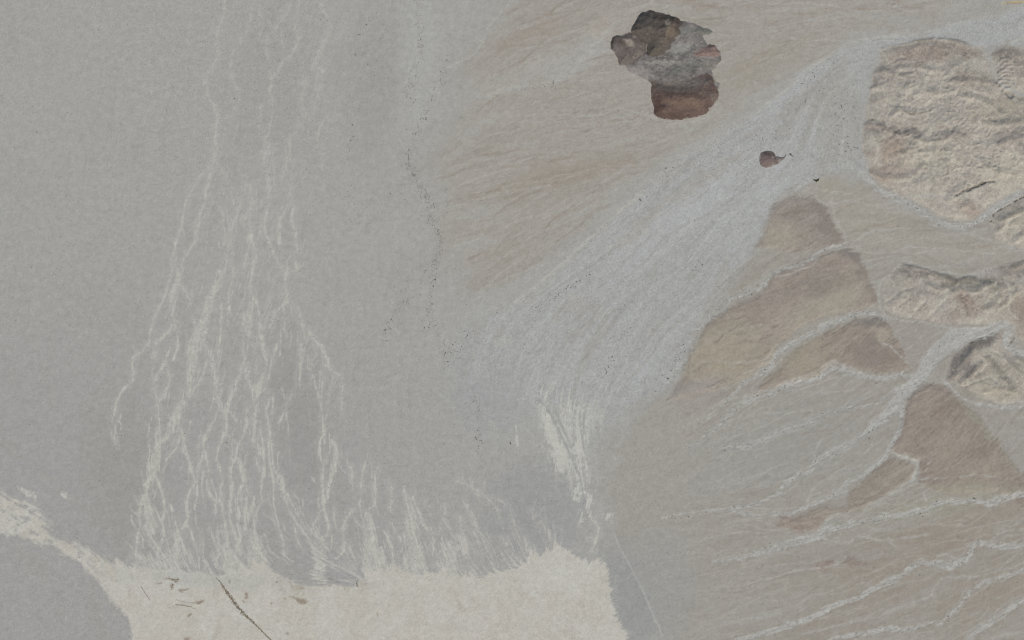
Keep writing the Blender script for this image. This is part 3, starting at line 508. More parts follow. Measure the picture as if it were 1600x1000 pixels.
RIDGES = [[(1378,73),(1395,66),(1420,64)],[(1425,63),(1445,60),(1458,59)],[(1468,60),(1480,59),(1492,63),(1510,70)],[(1400,108),(1420,105),(1440,105),(1460,112)],[(1355,125),(1362,115),(1372,110),(1388,112),(1412,119)],[(1357,139),(1370,136)],[(1480,128),(1510,125),(1545,128),(1562,133)],[(1392,182),(1405,172),(1420,176),(1440,176),(1455,172)],
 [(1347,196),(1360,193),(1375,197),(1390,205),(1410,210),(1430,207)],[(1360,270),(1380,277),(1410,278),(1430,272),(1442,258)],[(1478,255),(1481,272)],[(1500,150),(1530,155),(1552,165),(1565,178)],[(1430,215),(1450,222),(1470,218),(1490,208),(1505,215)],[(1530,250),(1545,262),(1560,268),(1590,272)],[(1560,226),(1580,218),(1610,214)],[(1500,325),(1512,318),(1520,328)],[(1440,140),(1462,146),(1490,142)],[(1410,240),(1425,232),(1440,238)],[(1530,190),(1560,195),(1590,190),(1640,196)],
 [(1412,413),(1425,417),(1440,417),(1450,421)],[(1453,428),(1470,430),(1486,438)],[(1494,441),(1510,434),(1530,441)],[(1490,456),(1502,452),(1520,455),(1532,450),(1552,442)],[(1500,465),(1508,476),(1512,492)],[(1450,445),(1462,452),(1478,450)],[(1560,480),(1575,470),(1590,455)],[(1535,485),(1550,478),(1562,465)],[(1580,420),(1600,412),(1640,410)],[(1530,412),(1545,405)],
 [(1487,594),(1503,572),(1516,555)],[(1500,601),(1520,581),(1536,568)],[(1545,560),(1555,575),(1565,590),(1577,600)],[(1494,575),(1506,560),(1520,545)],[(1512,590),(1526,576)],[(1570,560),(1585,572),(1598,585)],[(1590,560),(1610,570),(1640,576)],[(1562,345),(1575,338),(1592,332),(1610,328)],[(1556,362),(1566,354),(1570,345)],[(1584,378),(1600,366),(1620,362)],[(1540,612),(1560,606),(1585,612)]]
PALE = [[(1484,238),(1490,250),(1500,270),(1510,286),(1522,292)],[(1430,230),(1435,245),(1446,251),(1453,260)],[(1463,250),(1475,258),(1480,267)],[(1400,118),(1408,110),(1420,112)],[(1392,98),(1400,92),(1412,90)],[(1420,500),(1435,480),(1446,470)],[(1445,500),(1460,485),(1480,466)],[(1398,482),(1420,466)],[(1385,472),(1400,460),(1416,450)],[(1500,606),(1540,590),(1562,600)],[(1530,558),(1541,570),(1531,582)],[(1547,548),(1560,552),(1572,566)],[(1580,230),(1592,250),(1600,262)],[(1440,160),(1450,175),(1446,190)],[(1530,210),(1540,226),(1536,244)],[(1570,440),(1580,460),(1576,484),(1590,500)],[(1380,140),(1388,160),(1400,166)],[(1470,290),(1460,275),(1462,262)],[(1590,338),(1576,346),(1574,358),(1582,370)],[(1600,345),(1590,356),(1594,372)],[(1365,215),(1372,235),(1368,255)]]
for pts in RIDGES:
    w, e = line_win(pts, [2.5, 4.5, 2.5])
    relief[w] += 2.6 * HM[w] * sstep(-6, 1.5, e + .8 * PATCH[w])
    C[w] = mix(C[w], alb(122, 117, 109), .42 * HM[w] * sstep(-2, 1.5, e - .3 + 1.6 * PATCH[w]))  # ridge shade painted dark along the crest, besides the raised relief
for pts in PALE:
    w, e = line_win(pts, [1.5, 3.5, 2])
    relief[w] -= 1.2 * HM[w] * sstep(-3, 1.5, e)
    C[w] = mix(C[w], alb(178, 173, 162), .65 * HM[w] * sstep(-1.8, 1.3, e + 1.3 * PATCH[w]))
# ribs on the hill beyond the gully
for i in range(9):
    yy = 92 + i * 5.6; xx = 1566 + 3 * math.sin(i * .9) + (i % 3) * 3
    e = line_sd([(xx - 7, yy + 6), (xx - 2, yy + 1), (xx + 6, yy - 1), (xx + 15, yy + 2)], [1.5, 2.6, 2])
    relief += 2.2 * sstep(-2.5, 1.2, e)
sdg = line_sd([(1530,72),(1543,86),(1550,100),(1556,118),(1568,135),(1580,150)], [5, 6, 5], False)
relief -= 5 * HM * sstep(-4, 2, sdg); C = mix(C, alb(165, 160, 152), .7 * sstep(-2, 2, sdg))

# ------------------------------------------------------------------ channels
def streamline(x, y, length, wander, r):
    P = [(x, y)]; a = 0.0; n = int(length / 6)
    for sg in (1, -1):
        px, py = x, y; a = 0.0
        for k in range(n // 2):
            i = min(max(int((px - u0) / STEP), 0), NU - 1); j = min(max(int((py - v0) / STEP), 0), NV - 1)
            a = .82 * a + r.normal(0, wander)
            t = math.atan2(FY[j, i], FX[j, i]) + a
            px += sg * 6 * math.cos(t); py += sg * 6 * math.sin(t)
            if sg > 0: P.append((px, py))
            else: P.insert(0, (px, py))
    return P
def rill_set(n, inside, lens, widths, wander, seed, out=None, brk=1.3):
    "many small rills following the slope, as one mask"
    out = np.zeros(SH, np.float32) if out is None else out
    r = np.random.default_rng(seed); made = 0; tries = 0
    while made < n and tries < n * 60:
        tries += 1
        x, y = r.uniform(-20, 1620), r.uniform(-20, 1020)
        if inside[min(int((y - v0) / STEP), NV - 1), min(int((x - u0) / STEP), NU - 1)] < r.random(): continue
        P = streamline(x, y, r.uniform(*lens), wander, r)
        wd = r.uniform(*widths); w, e = line_win(P, [wd * .5, wd, wd * .5])
        if e.size == 0: continue
        st = r.uniform(.35, 1.0)
        out[w] = np.maximum(out[w], st * sstep(-1.3, .9, e + .5 * L1[w] + brk * PATCH[w])); made += 1
    return out
CT = sstep(-5, 20, poly_sd(TANFAN, 90)) * (1 - HM) * (1 - sstep(-4, 4, BIGW))
CR = sstep(-5, 20, poly_sd(RIGHTFAN, 90)) * (1 - HM) * (1 - TM) * (1 - sstep(-4, 4, BIGW)); CR *= .25 + .75 * sstep(1020, 1150, U)
CB = sstep(0, 12, BIGW) * (1 - HM)
C = mix(C, alb(168, 165, 160), .6 * rill_set(170, CT, (50, 220), (.8, 2.4), .11, 1001, None, .9) * CT)
C = mix(C, alb(146, 137, 127), .75 * rill_set(110, CT, (30, 130), (1.0, 3.0), .13, 1002) * CT)
C = mix(C, alb(168, 166, 160), .62 * rill_set(330, CR, (30, 190), (0.7, 2.0), .14, 1003, None, .9) * CR)
C = mix(C, alb(145, 137, 127), .6 * rill_set(80, CR, (40, 140), (1.1, 3.0), .12, 1004) * CR)
C = mix(C, alb(175, 176, 174), .5 * rill_set(90, CB, (80, 300), (0.8, 3.2), .045, 1005, None, .6) * CB)
C = mix(C, alb(150, 148, 142), .4 * rill_set(60, CB, (40, 160), (2.0, 7.0), .05, 1006) * CB)
C = mix(C, alb(163, 155, 143), .5 * rill_set(200, TM, (15, 100), (.7, 1.8), .16, 1007, None, 1.0) * TM)
C = mix(C, alb(132, 123, 114), .7 * rill_set(120, TM, (15, 70), (1.0, 2.8), .2, 1008) * TM)
PLM = sstep(720, 640, U) * sstep(760, 640, V) * .5 + .5 * sstep(240, 320, U) * sstep(640, 520, U) * sstep(800, 700, V)
C = mix(C, alb(167, 166, 162), .45 * rill_set(90, PLM, (50, 200), (1.2, 3.0), .06, 1009) * sstep(720, 640, U))
C = mix(C, alb(150, 149, 145), .4 * rill_set(70, PLM, (50, 200), (1.5, 4.0), .06, 1010) * sstep(720, 640, U))
RAW = (0.5 + 0.5 * np.tanh(0.9 * L1 + 0.5 * GR)).astype(np.float32)
chan = np.zeros(SH, np.float32)
k = add_class("gravel_wash", "pale gravel fan where streams join at the point of the largest brown triangle", "wash")
sd_ = poly_sd(APEX, 40, Uf, Vf); m = sstep(-2.5, 2.5, sd_ + .8 * L1)
C = streaks(C, alb(167, 166, 162), alb(158, 155, 149), alb(174, 174, 171), m, .9, .8); cls[sd_ > 0] = k; relief -= .6 * m; chan = np.maximum(chan, m)
for (wd, pts, lab) in WASHES:
    k = add_class("dry_wash", lab, "wash")
    e = line_sd(pts, wd)
    m = sstep(-1.6, 1.4, e * .92 - .15 + 0.6 * L1 + .8 * PATCH + .35 * GR2)
    P_, _w = smooth_line(pts, wd); th = np.zeros(SH, np.float32); rr = np.random.default_rng(len(lab))
    for q in range(4):
        na = np.convolve(rr.normal(0, 1, len(P_) + 16), np.ones(9) / 3, 'same')[8:8 + len(P_)] * max(wd) * .55
        tg = np.gradient(P_, axis=0); tg /= np.linalg.norm(tg, axis=1)[:, None] + 1e-6
        T_ = P_ + np.stack([-tg[:, 1], tg[:, 0]], -1) * na[:, None]
        i0 = rr.integers(0, max(1, len(T_) // 2)); i1 = min(len(T_), i0 + rr.integers(8, 40))
        if i1 - i0 < 4: continue
        w, e2 = line_win(T_[i0:i1:2], [1, 2.2, 1])
        if e2.size: th[w] = np.maximum(th[w], .6 * sstep(-1.3, 1, e2 + .5 * PATCH[w]))
    m = np.maximum(m * (.62 + .38 * sstep(-.9, .7, PATCH * .8 + .5 * L1 + .4 * GR2)), th)
    far = 0.45 + 0.45 * sstep(1060, 1240, U)
    C = mix(C, mix(np.broadcast_to(alb(163, 162, 157), C.shape), alb(174, 173, 169), sstep(-.6, 1, L1 + .5 * GR2)), m * far)
    cls[e > 0.2] = k; relief -= 0.25 * m; chan = np.maximum(chan, m * far)
for (st, wd, pts) in RILLS:
    e = line_sd(pts, wd)
    m = sstep(-1.6, 1.2, e * .9 - .2 + 0.6 * L1 + 1.0 * PATCH)
    C = mix(C, alb(172, 170, 163) if st > 1 else alb(169, 167, 161), m * min(1, st) * (.6 + .4 * RAW))
    relief -= 0.15 * m; chan = np.maximum(chan, .7 * m)
k = add_class("braided_wash", "pale braided flood channels threading down the grey plain to the salt flat", "wash")
PK = sstep(-.55, .45, fbm(U, V, 19, 620, 4) + .25 * GR2 + .4 * (V > 660))
bm = np.zeros(SH, np.float32)
for (wd, pts) in B:
    w, e = line_win(pts, wd)
    if e.size == 0: continue
    dn = 0.50 + 0.50 * sstep(120, 580, V[w])                   # fresher silt lower down
    wide = sstep(5, 12, max(wd))
    m = sstep(-1.4, 1.3, e * .92 - .15 + (0.45 + 0.9 * wide) * L1[w] + (1.3 + wide) * PATCH[w]) * dn * (1 - .3 * wide * (1 - RAW[w])) * (.70 + .30 * PK[w])
    bm[w] = np.maximum(bm[w], np.maximum(m, 0.24 * dn * sstep(-9, 1, e + 2 * PATCH[w])))
for pts in BPATCH:
    e = poly_sd(pts, 30, Uf, Vf)
    bm = np.maximum(bm, (.55 + .45 * RAW) * sstep(-3.5, 3.5, e + 2.2 * L1 + 1.6 * L2 + 3.2 * PATCH))
# fingers of silt just above the salt flat
zone = sstep(640, 690, U) * sstep(900, 860, U) * sstep(745, 900, V + .10 * (700 - U))
bm = np.maximum(bm, 0.75 * sstep(0.75, 1.9, 0.8 * L1 + 0.9 * L2 + 1.1 * zone - .5) * zone)
zone2 = sstep(290, 330, U) * sstep(470, 400, U) * sstep(230, 330, V) * sstep(620, 500, V)
bm = np.maximum(bm, 0.45 * sstep(1.0, 2.2, L1 + L2) * zone2)
zone3 = sstep(195, 240, U) * sstep(430, 400, U) * sstep(790, 890, V)
bm = np.maximum(bm, 0.8 * sstep(0.4, 1.6, .8 * L1 + .8 * L2 + .6 * zone3) * zone3)
zone4 = sstep(470, 560, U) * sstep(880, 760, U) * sstep(860, 905, V)
bm = np.maximum(bm, 0.8 * sstep(0.5, 1.6, .8 * L1 + .8 * L2 + .6 * zone4) * zone4)
halo = bm.copy()
for q in range(5):
    halo[:, 2:-2] = np.maximum(halo[:, 2:-2], .9 * np.maximum(halo[:, 4:], halo[:, :-4])); halo[2:-2] = np.maximum(halo[2:-2], .92 * np.maximum(halo[4:], halo[:-4]))
halo *= sstep(900, 860, U)
thr = rill_set(400, (halo - .25).clip(0, 1), (18, 90), (.8, 2.3), .2, 1011)
bm = np.maximum(bm, .9 * thr * (.5 + .5 * sstep(200, 600, V)) * sstep(.1, .4, halo))
thr = rill_set(80, sstep(800, 860, V) * sstep(915, 895, V) * sstep(200, 230, U) * sstep(900, 860, U), (20, 70), (.8, 2.6), .12, 1012)
bm = np.maximum(bm, .55 * thr * sstep(905, 885, V) * (1 - sstep(430, 455, U) * sstep(570, 545, U)))
cls[(bm > .55)] = k
C = mix(C, mix(np.broadcast_to(alb(175, 173, 166), C.shape), alb(184, 182, 174), RAW), bm * .97)
relief -= 0.35 * bm
for pts in WHITE:
    e = poly_sd(pts, 30, Uf, Vf)
    C = mix(C, alb(185, 184, 177), .92 * sstep(-2.5, 2.0, e - .8 + 1.7 * L1 + 3.4 * PATCH + .9 * GR2))
zw = sstep(1.0, .3, np.hypot((U - 880 - .3 * (V - 700)) / 50, (V - 700) / 110))
C = mix(C, alb(184, 183, 176), .85 * rill_set(230, zw, (10, 60), (.8, 3.4), .16, 1013) * zw)
zw2 = sstep(1.0, .3, np.hypot((U - 925) / 26, (V - 835) / 50))
C = mix(C, alb(178, 177, 170), .7 * rill_set(30, zw2, (12, 50), (.8, 2.2), .16, 1014) * zw2)
C = mix(C, alb(172, 172, 166), .5 * blob(786, 532, 14, 5, -10, .8))
ez = poly_sd([(832,596),(868,590),(905,615),(925,645),(918,700),(914,748),(896,744),(884,742),(864,738),(850,692),(838,650)], 40)
C = mix(C, alb(183, 182, 175), .85 * sstep(-8, 10, ez) * sstep(.05, .75, .9 * PATCH + .45 * L1 + .35 * L2 + .3 * sstep(620, 700, V)))
mw = blob(905, 650, 40, 40, 30, .6)
C = mix(C, alb(180, 179, 172), .7 * mw * sstep(.3, 1.5, L2 + N25 * 1.5))
for pts in ([(842,624),(856,640),(868,662),(880,688),(892,712),(905,742)],[(866,640),(880,670),(893,700)],[(905,740),(912,780),(908,800)]):
    C = mix(C, alb(150, 151, 149), .8 * sstep(-1.5, 1.2, line_sd(pts, [2.5, 3, 2])))

# salt flat
k = add_class("salt_flat", "bright pale salt flat spread along the bottom between grey flats", "salt flat")
sd_ = poly_sd(SALT, 60, Uf + 1.5 * w1, Vf + 1.5 * w2)
finger = 5.0 * np.maximum(0, L2) * sstep(840, 900, V + 40 * sstep(500, 700, U)) * sstep(560, 600, U) * sstep(960, 930, U)
soft = 2.2 + 3.5 * sstep(300, 80, U) + 3.0 * sstep(560, 440, U) * sstep(300, 420, U)
m = sstep(-1, 1, (sd_ + finger + 1.5 * L1 + 2.2 * PATCH + sstep(330, 60, U) * (7 * N25 + 3 * L4 + 5 * PATCH)) / soft)
m *= 1 - sstep(300, 40, U) * sstep(930, 880, V) * 0.8 * sstep(.1, 1.0, .5 * L2 + .5 * L4 + 1.6 * PATCH)
c = np.empty_like(C); c[:] = alb(183, 179, 170)
c = mix(c, alb(187, 185, 178), .8 * sstep(-.4, .7, f1) + .5 * blob(880, 890, 60, 30, 0, .7))
c = mix(c, alb(176, 168, 158), .6 * sstep(.1, .9, f2 + .3 * N150))
c = mix(c, alb(168, 165, 158), .55 * sstep(.3, 1.0, f3))
c = mix(c, alb(170, 171, 166), .5 * blob(330, 905, 120, 14, 4, .7))
c = mix(c, alb(168, 164, 156), .6 * blob(540, 912, 80, 8, 0, .6) * sstep(-.3, .6, f3))
c = mix(c, alb(163, 155, 140), .7 * blob(465, 917, 26, 7, 20, .7) * sstep(-.4, .6, f3) + .5 * blob(545, 915, 26, 6, 0, .7) * sstep(-.3, .5, f3))
c = mix(c, alb(158, 152, 142), .55 * sstep(.75, 1.2, f3 + .4 * w2) * blob(840, 960, 130, 36, 0, .8))
C = mix(C, c, m)
cls[m > .5] = k; relief = relief * (1 - .8 * m) - .6 * m

e = line_sd([(1566,6),(1580,3),(1600,3),(1640,0)], [1.5, 2.5, 3]); C = mix(C, alb(186, 172, 128), .8 * sstep(-1.2, 1, e))
e = line_sd([(1572,4),(1584,4.5),(1596,4)], [1.5, 2, 1]); C = mix(C, alb(160, 132, 112), .8 * sstep(-1.2, 1, e))
# vehicle track
k = add_class("track", "thin straight pale dirt track running beside the salt flat's eastern edge", "track")
e = line_sd([(955,826),(970,857),(985,886),(1003,920),(1018,955),(1036,997),(1060,1060)], [1.6, 2, 2.2, 2])
m = sstep(-1.6, 1.2, e); C = mix(C, alb(169, 168, 163), .75 * m); cls[e > .2] = k; relief -= .15 * m

# faint stains of damp salt and mud (soil of its own colour)
for (x, y, a, b, an) in [(268,906,9,3,10),(266,918,4,3,0),(277,908,5,2,0),(290,919,6,1.5,5),(282,922,4,2,0),(248,909,3,1.5,30),(312,942,6,2,5),(303,953,3,1.5,30),(293,962,3,2,0),(386,930,4,3,0),(378,939,3.5,2,30),(421,944,2.5,2,30),(430,911,2,1.5,0),(448,935,3,1.5,20),(470,935,12,3,20),(591,963,2,1.5,0),(447,992,3,2,0),(296,996,4,4,0),(357,905,2,3,0)]:
    C = mix(C, alb(140, 127, 112), .8 * blob(x, y, a, b, an, .5))

# gravel grain and wide tone
grain = np.clip(1 + (0.043 + 0.03 * HM + 0.03 * np.clip(chan + sstep(-5, 5, BIGW), 0, 1)) * GR * (1 - .5 * m) + (0.028 + .018 * (HM + TM)) * GR2, .7, 1.3)
C *= grain[..., None]
C = np.clip(C, .02, .8).astype(np.float32)
relief = (relief + 0.10 * GR + 0.16 * w1).astype(np.float32)
# relief below is in metres

# ------------------------------------------------------------------ materials
def soil_material(name, attr, rough=0.95, fine=0.10):
    mt = bpy.data.materials.new(name); mt.use_nodes = True
    nt = mt.node_tree; bs = nt.nodes["Principled BSDF"]
    bs.inputs["Roughness"].default_value = rough
    bs.inputs["Specular IOR Level"].default_value = 0.1
    at = nt.nodes.new("ShaderNodeAttribute"); at.attribute_name = attr
    geo = nt.nodes.new("ShaderNodeNewGeometry")
    n1 = nt.nodes.new("ShaderNodeTexNoise"); n1.inputs["Scale"].default_value = 0.45; n1.inputs["Detail"].default_value = 4
    n2 = nt.nodes.new("ShaderNodeTexNoise"); n2.inputs["Scale"].default_value = 0.06; n2.inputs["Detail"].default_value = 5
    nt.links.new(geo.outputs["Position"], n1.inputs["Vector"]); nt.links.new(geo.outputs["Position"], n2.inputs["Vector"])
    r1 = nt.nodes.new("ShaderNodeMapRange"); r1.inputs[1].default_value = .3; r1.inputs[2].default_value = .7
    r1.inputs[3].default_value = 1 - fine; r1.inputs[4].default_value = 1 + fine
    r2 = nt.nodes.new("ShaderNodeMapRange"); r2.inputs[1].default_value = .3; r2.inputs[2].default_value = .7
    r2.inputs[3].default_value = 1 - fine * .5; r2.inputs[4].default_value = 1 + fine * .5
    nt.links.new(n1.outputs["Fac"], r1.inputs[0]); nt.links.new(n2.outputs["Fac"], r2.inputs[0])
    mu = nt.nodes.new("ShaderNodeMath"); mu.operation = 'MULTIPLY'
    nt.links.new(r1.outputs[0], mu.inputs[0]); nt.links.new(r2.outputs[0], mu.inputs[1])
    vm = nt.nodes.new("ShaderNodeVectorMath"); vm.operation = 'SCALE'
    nt.links.new(at.outputs["Color"], vm.inputs[0]); nt.links.new(mu.outputs[0], vm.inputs["Scale"])
    nt.links.new(vm.outputs[0], bs.inputs["Base Color"])
    return mt
SOIL = soil_material("desert_soil", "soil")
ROCK = soil_material("dark_rock", "soil", 0.9, 0.16)

def shrub_material(name, col, var):
    mt = bpy.data.materials.new(name); mt.use_nodes = True
    nt = mt.node_tree; bs = nt.nodes["Principled BSDF"]; bs.inputs["Roughness"].default_value = .9; bs.inputs["Specular IOR Level"].default_value = .1
    geo = nt.nodes.new("ShaderNodeNewGeometry"); nz = nt.nodes.new("ShaderNodeTexNoise"); nz.inputs["Scale"].default_value = .8
    nt.links.new(geo.outputs["Position"], nz.inputs["Vector"])
    rp = nt.nodes.new("ShaderNodeValToRGB")
    rp.color_ramp.elements[0].position = .3; rp.color_ramp.elements[1].position = .7
    rp.color_ramp.elements[0].color = tuple(x * (1 - var) for x in col) + (1,); rp.color_ramp.elements[1].color = tuple(x * (1 + var) for x in col) + (1,)
    nt.links.new(nz.outputs["Fac"], rp.inputs[0]); nt.links.new(rp.outputs[0], bs.inputs["Base Color"])
    return mt

# ------------------------------------------------------------------ mesh helpers
COL = SC.collection
def mesh_from(name, verts, quads=None, tris=None, colors=None, mat=None, smooth=True):
    me = bpy.data.meshes.new(name)
    faces = quads if quads is not None else tris
    nf, kf = faces.shape
    me.vertices.add(len(verts)); me.vertices.foreach_set("co", np.ascontiguousarray(verts, np.float32).ravel())
    me.loops.add(nf * kf); me.loops.foreach_set("vertex_index", np.ascontiguousarray(faces, np.int32).ravel())
    me.polygons.add(nf)
    me.polygons.foreach_set("loop_start", np.arange(0, nf * kf, kf, dtype=np.int32))
    me.polygons.foreach_set("use_smooth", np.full(nf, smooth))
    if colors is not None:
        at = me.attributes.new("soil", 'FLOAT_COLOR', 'POINT')
        rgba = np.ones((len(verts), 4), np.float32); rgba[:, :3] = colors
        at.data.foreach_set("color", rgba.ravel())
    me.update(calc_edges=True)
    if mat: me.materials.append(mat)
    return me
def add(name, me, parent=None):
    o = bpy.data.objects.new(name, me); COL.objects.link(o); o.parent = parent
    return o
def tag(o, label, cat, kind=None, group=None):
    o["label"] = label; o["category"] = cat
    if kind: o["kind"] = kind
    if group: o["group"] = group
    return o

def ground_z(u, v):
    return bil(relief, np.atleast_1d((np.asarray(u, float) - u0) / STEP), np.atleast_1d((np.asarray(v, float) - v0) / STEP))

# ------------------------------------------------------------------ terrain, one object for each landform
VX = np.stack([wx(U), wy(V), relief], -1).reshape(-1, 3)
VC = C.reshape(-1, 3)
idx = np.arange(NU * NV).reshape(NV, NU)
Q = np.stack([idx[1:, :-1], idx[1:, 1:], idx[:-1, 1:], idx[:-1, :-1]], -1).reshape(-1, 4)
fc = cls[:-1, :-1].reshape(-1)
for k, (nm, lab, cat, _) in enumerate(CLASSES):
    q = Q[fc == k]
    if len(q) == 0: continue
    uq, inv = np.unique(q, return_inverse=True)
    me = mesh_from(nm, VX[uq], quads=inv.reshape(-1, 4), colors=VC[uq], mat=SOIL)
    tag(add(nm, me), lab, cat, kind="structure")

# the desert goes on beyond the survey: a coarse apron, its inner rim welded to the border heights
R = 5
rings_v, rings_c = [], []
bord = np.concatenate([idx[0, :], idx[1:, -1], idx[-1, :-1][::-1], idx[1:-1, 0][::-1]])
bp = VX[bord]; bc = VC[bord]
from_c = bp[:, :2]
for rr in range(R + 1):
    t = (rr / R) ** 2 * 3.0
    p = bp.copy(); p[:, :2] = from_c * (1 + t); p[:, 2] = bp[:, 2] * (1 - rr / R)
    rings_v.append(p)
    g = np.clip(rr / 2.0, 0, 1)
    rings_c.append(bc * (1 - g) + bc.mean(0) * g)
nb = len(bord)
rv = np.concatenate(rings_v); rc = np.concatenate(rings_c)
i0 = np.arange(nb); i1 = (i0 + 1) % nb
rq = np.concatenate([np.stack([r * nb + i0, r * nb + i1, (r + 1) * nb + i1, (r + 1) * nb + i0], -1) for r in range(R)])[:, ::-1]
tag(add("terrain", mesh_from("terrain", rv, quads=rq, colors=rc, mat=SOIL)), "open desert continuing on all sides of the fans and flats", "terrain", kind="structure")

# ------------------------------------------------------------------ rocky outcrops (each its own body standing on the gravel)
def poly_sd_at(pts, x, y):
    d = np.full(x.shape, 1e12); ins = np.zeros(x.shape, bool); n = len(pts)
    for i in range(n):
        p, q = pts[i], pts[(i + 1) % n]
        dd, _ = seg_d2(x, y, p, q); d = np.minimum(d, dd)
        if p[1] != q[1]:
            ins ^= ((p[1] > y) != (q[1] > y)) & (x < (q[0] - p[0]) * (y - p[1]) / (q[1] - p[1]) + p[0])
    return np.where(ins, np.sqrt(d), -np.sqrt(d))

def outcrop(name, label, zones, step, seed, order):
    "zones: (part name, outline, height, fall-off, colours, blobs). Later zones overlap earlier ones."
    allp = np.concatenate([np.array(z[1], float) for z in zones])
    a, b = allp.min(0) - 4, allp.max(0) + 4
    gx_ = np.arange(a[0], b[0], step); gy_ = np.arange(a[1], b[1], step)
    x, y = np.meshgrid(gx_, gy_)
    n1, n2 = fbm(x, y, 9, seed, 4), fbm(x, y, 9, seed + 1, 4)
    xw, yw = x + 1.6 * n1, y + 1.6 * n2
    sds = [poly_sd_at(z[1], xw, yw) for z in zones]
    un = np.max(sds, 0)
    ramp = 1 - np.exp(-np.maximum(un, 0) / 12.0)
    base = ramp * (1 + .3 * fbm(x, y, 34, seed + 5, 3))
    body = np.zeros(x.shape)
    for z, s in zip(zones, sds):
        body += z[2] * (.5 * sstep(-3, 1.6 * z[3], s) + .5 * sstep(0, 3.5 * z[3], s)) * (1 + .3 * fbm(x, y, 26, seed + 7, 3))
    tot = base * 5 + body
    gy1, gx1 = np.gradient(tot); L = np.sqrt(gx1 ** 2 + gy1 ** 2) + 1e-5
    kk = .9 * L / (L + .12) / L
    e = erosion(x, y, gx1 * kk, gy1 * kk, 1 / 15.0, 4, seed + 9)
    H = tot + (1.5 * e + .9 * fbm(x, y, 5, seed + 31, 3)) * ramp
    H = np.where(un > 0, H * sstep(0, 2.5, un), 0) + np.minimum(un, 0) * 1.5
    col = np.zeros(x.shape + (3,)); part = np.full(x.shape, -1)
    col[:] = alb(150, 145, 138)
    for zi, zone in enumerate(zones):
        pn, pts, hgt, fall, cols, blobs = zone[:6]
        s = sds[zi]
        c = np.empty(x.shape + (3,)); c[:] = alb(*cols[0])
        f = fbm(x, y, 12, seed + 40 + zi, 4) + .5 * e
        c = mix(c, alb(*cols[1]), sstep(-.1, .9, f)); c = mix(c, alb(*cols[2]), sstep(.0, .9, -f))
        st = fbm(x * .3 + 4 * n1, y - .15 * x + 2.5 * n2, 3.4, seed + 60, 3)           # bedding
        c = mix(c, alb(*cols[1]), .75 * sstep(.1, .8, st)); c = mix(c, alb(*cols[2]), .6 * sstep(.1, .8, -st))
        for (bx, by, rx, ry, an, cc, s_) in blobs:
            t = math.radians(an); dx, dy = xw + 2.5 * n2 - bx, yw + 2.5 * n1 - by
            p_, q_ = (dx * math.cos(t) + dy * math.sin(t)) / rx, (-dx * math.sin(t) + dy * math.cos(t)) / ry
            c = mix(c, alb(*cc), s_ * sstep(1.5, .5, np.sqrt(p_ * p_ + q_ * q_)))
        c = c * (1 + .15 * fbm(x, y, 3.6, seed + 77, 3))[..., None]
        sj = s + 4.0 * fbm(x, y, 9, seed + 90 + zi, 4)
        take = (s > -9) & (un > -2.2)
        bl = sstep(-1.8, 1.8, sj) * (s > -9)
        col = np.where(take[..., None], mix(col, c, bl) if zi else c, col)
        part = np.where(take & ((s > 0) | (part < 0)), zi, part)
    col *= (1 + .05 * np.random.default_rng(seed).standard_normal(x.shape))[..., None]
    Z = H + ground_z(x.ravel(), y.ravel()).reshape(x.shape) * 1.0
    ny, nx = x.shape
    vv = np.stack([wx(x), wy(y), Z], -1).reshape(-1, 3); cc = col.reshape(-1, 3)
    ii = np.arange(nx * ny).reshape(ny, nx)
    q = np.stack([ii[1:, :-1], ii[1:, 1:], ii[:-1, 1:], ii[:-1, :-1]], -1).reshape(-1, 4)
    pf = part[:-1, :-1].reshape(-1)
    ok = (part.reshape(-1)[q] >= 0).all(1)
    root = bpy.data.objects.new(name, None); COL.objects.link(root)
    cx, cy = allp.mean(0); root.location = (wx(cx), wy(cy), 0)
    off = np.array([wx(cx), wy(cy), 0])
    for zi, z in enumerate(zones):
        qq = q[ok & (pf == zi)]
        if not len(qq): continue
        uq, inv = np.unique(qq, return_inverse=True)
        o = add(z[0], mesh_from(z[0], vv[uq] - off, quads=inv.reshape(-1, 4), colors=cc[uq], mat=ROCK), root)
        o["label"] = z[6] if len(z) > 6 else z[0].replace("_", " ")
    tag(root, label, "rock outcrop")
    return root
def oc(px, py): return (940 + px / 5.265, 5 + py / 5.265)
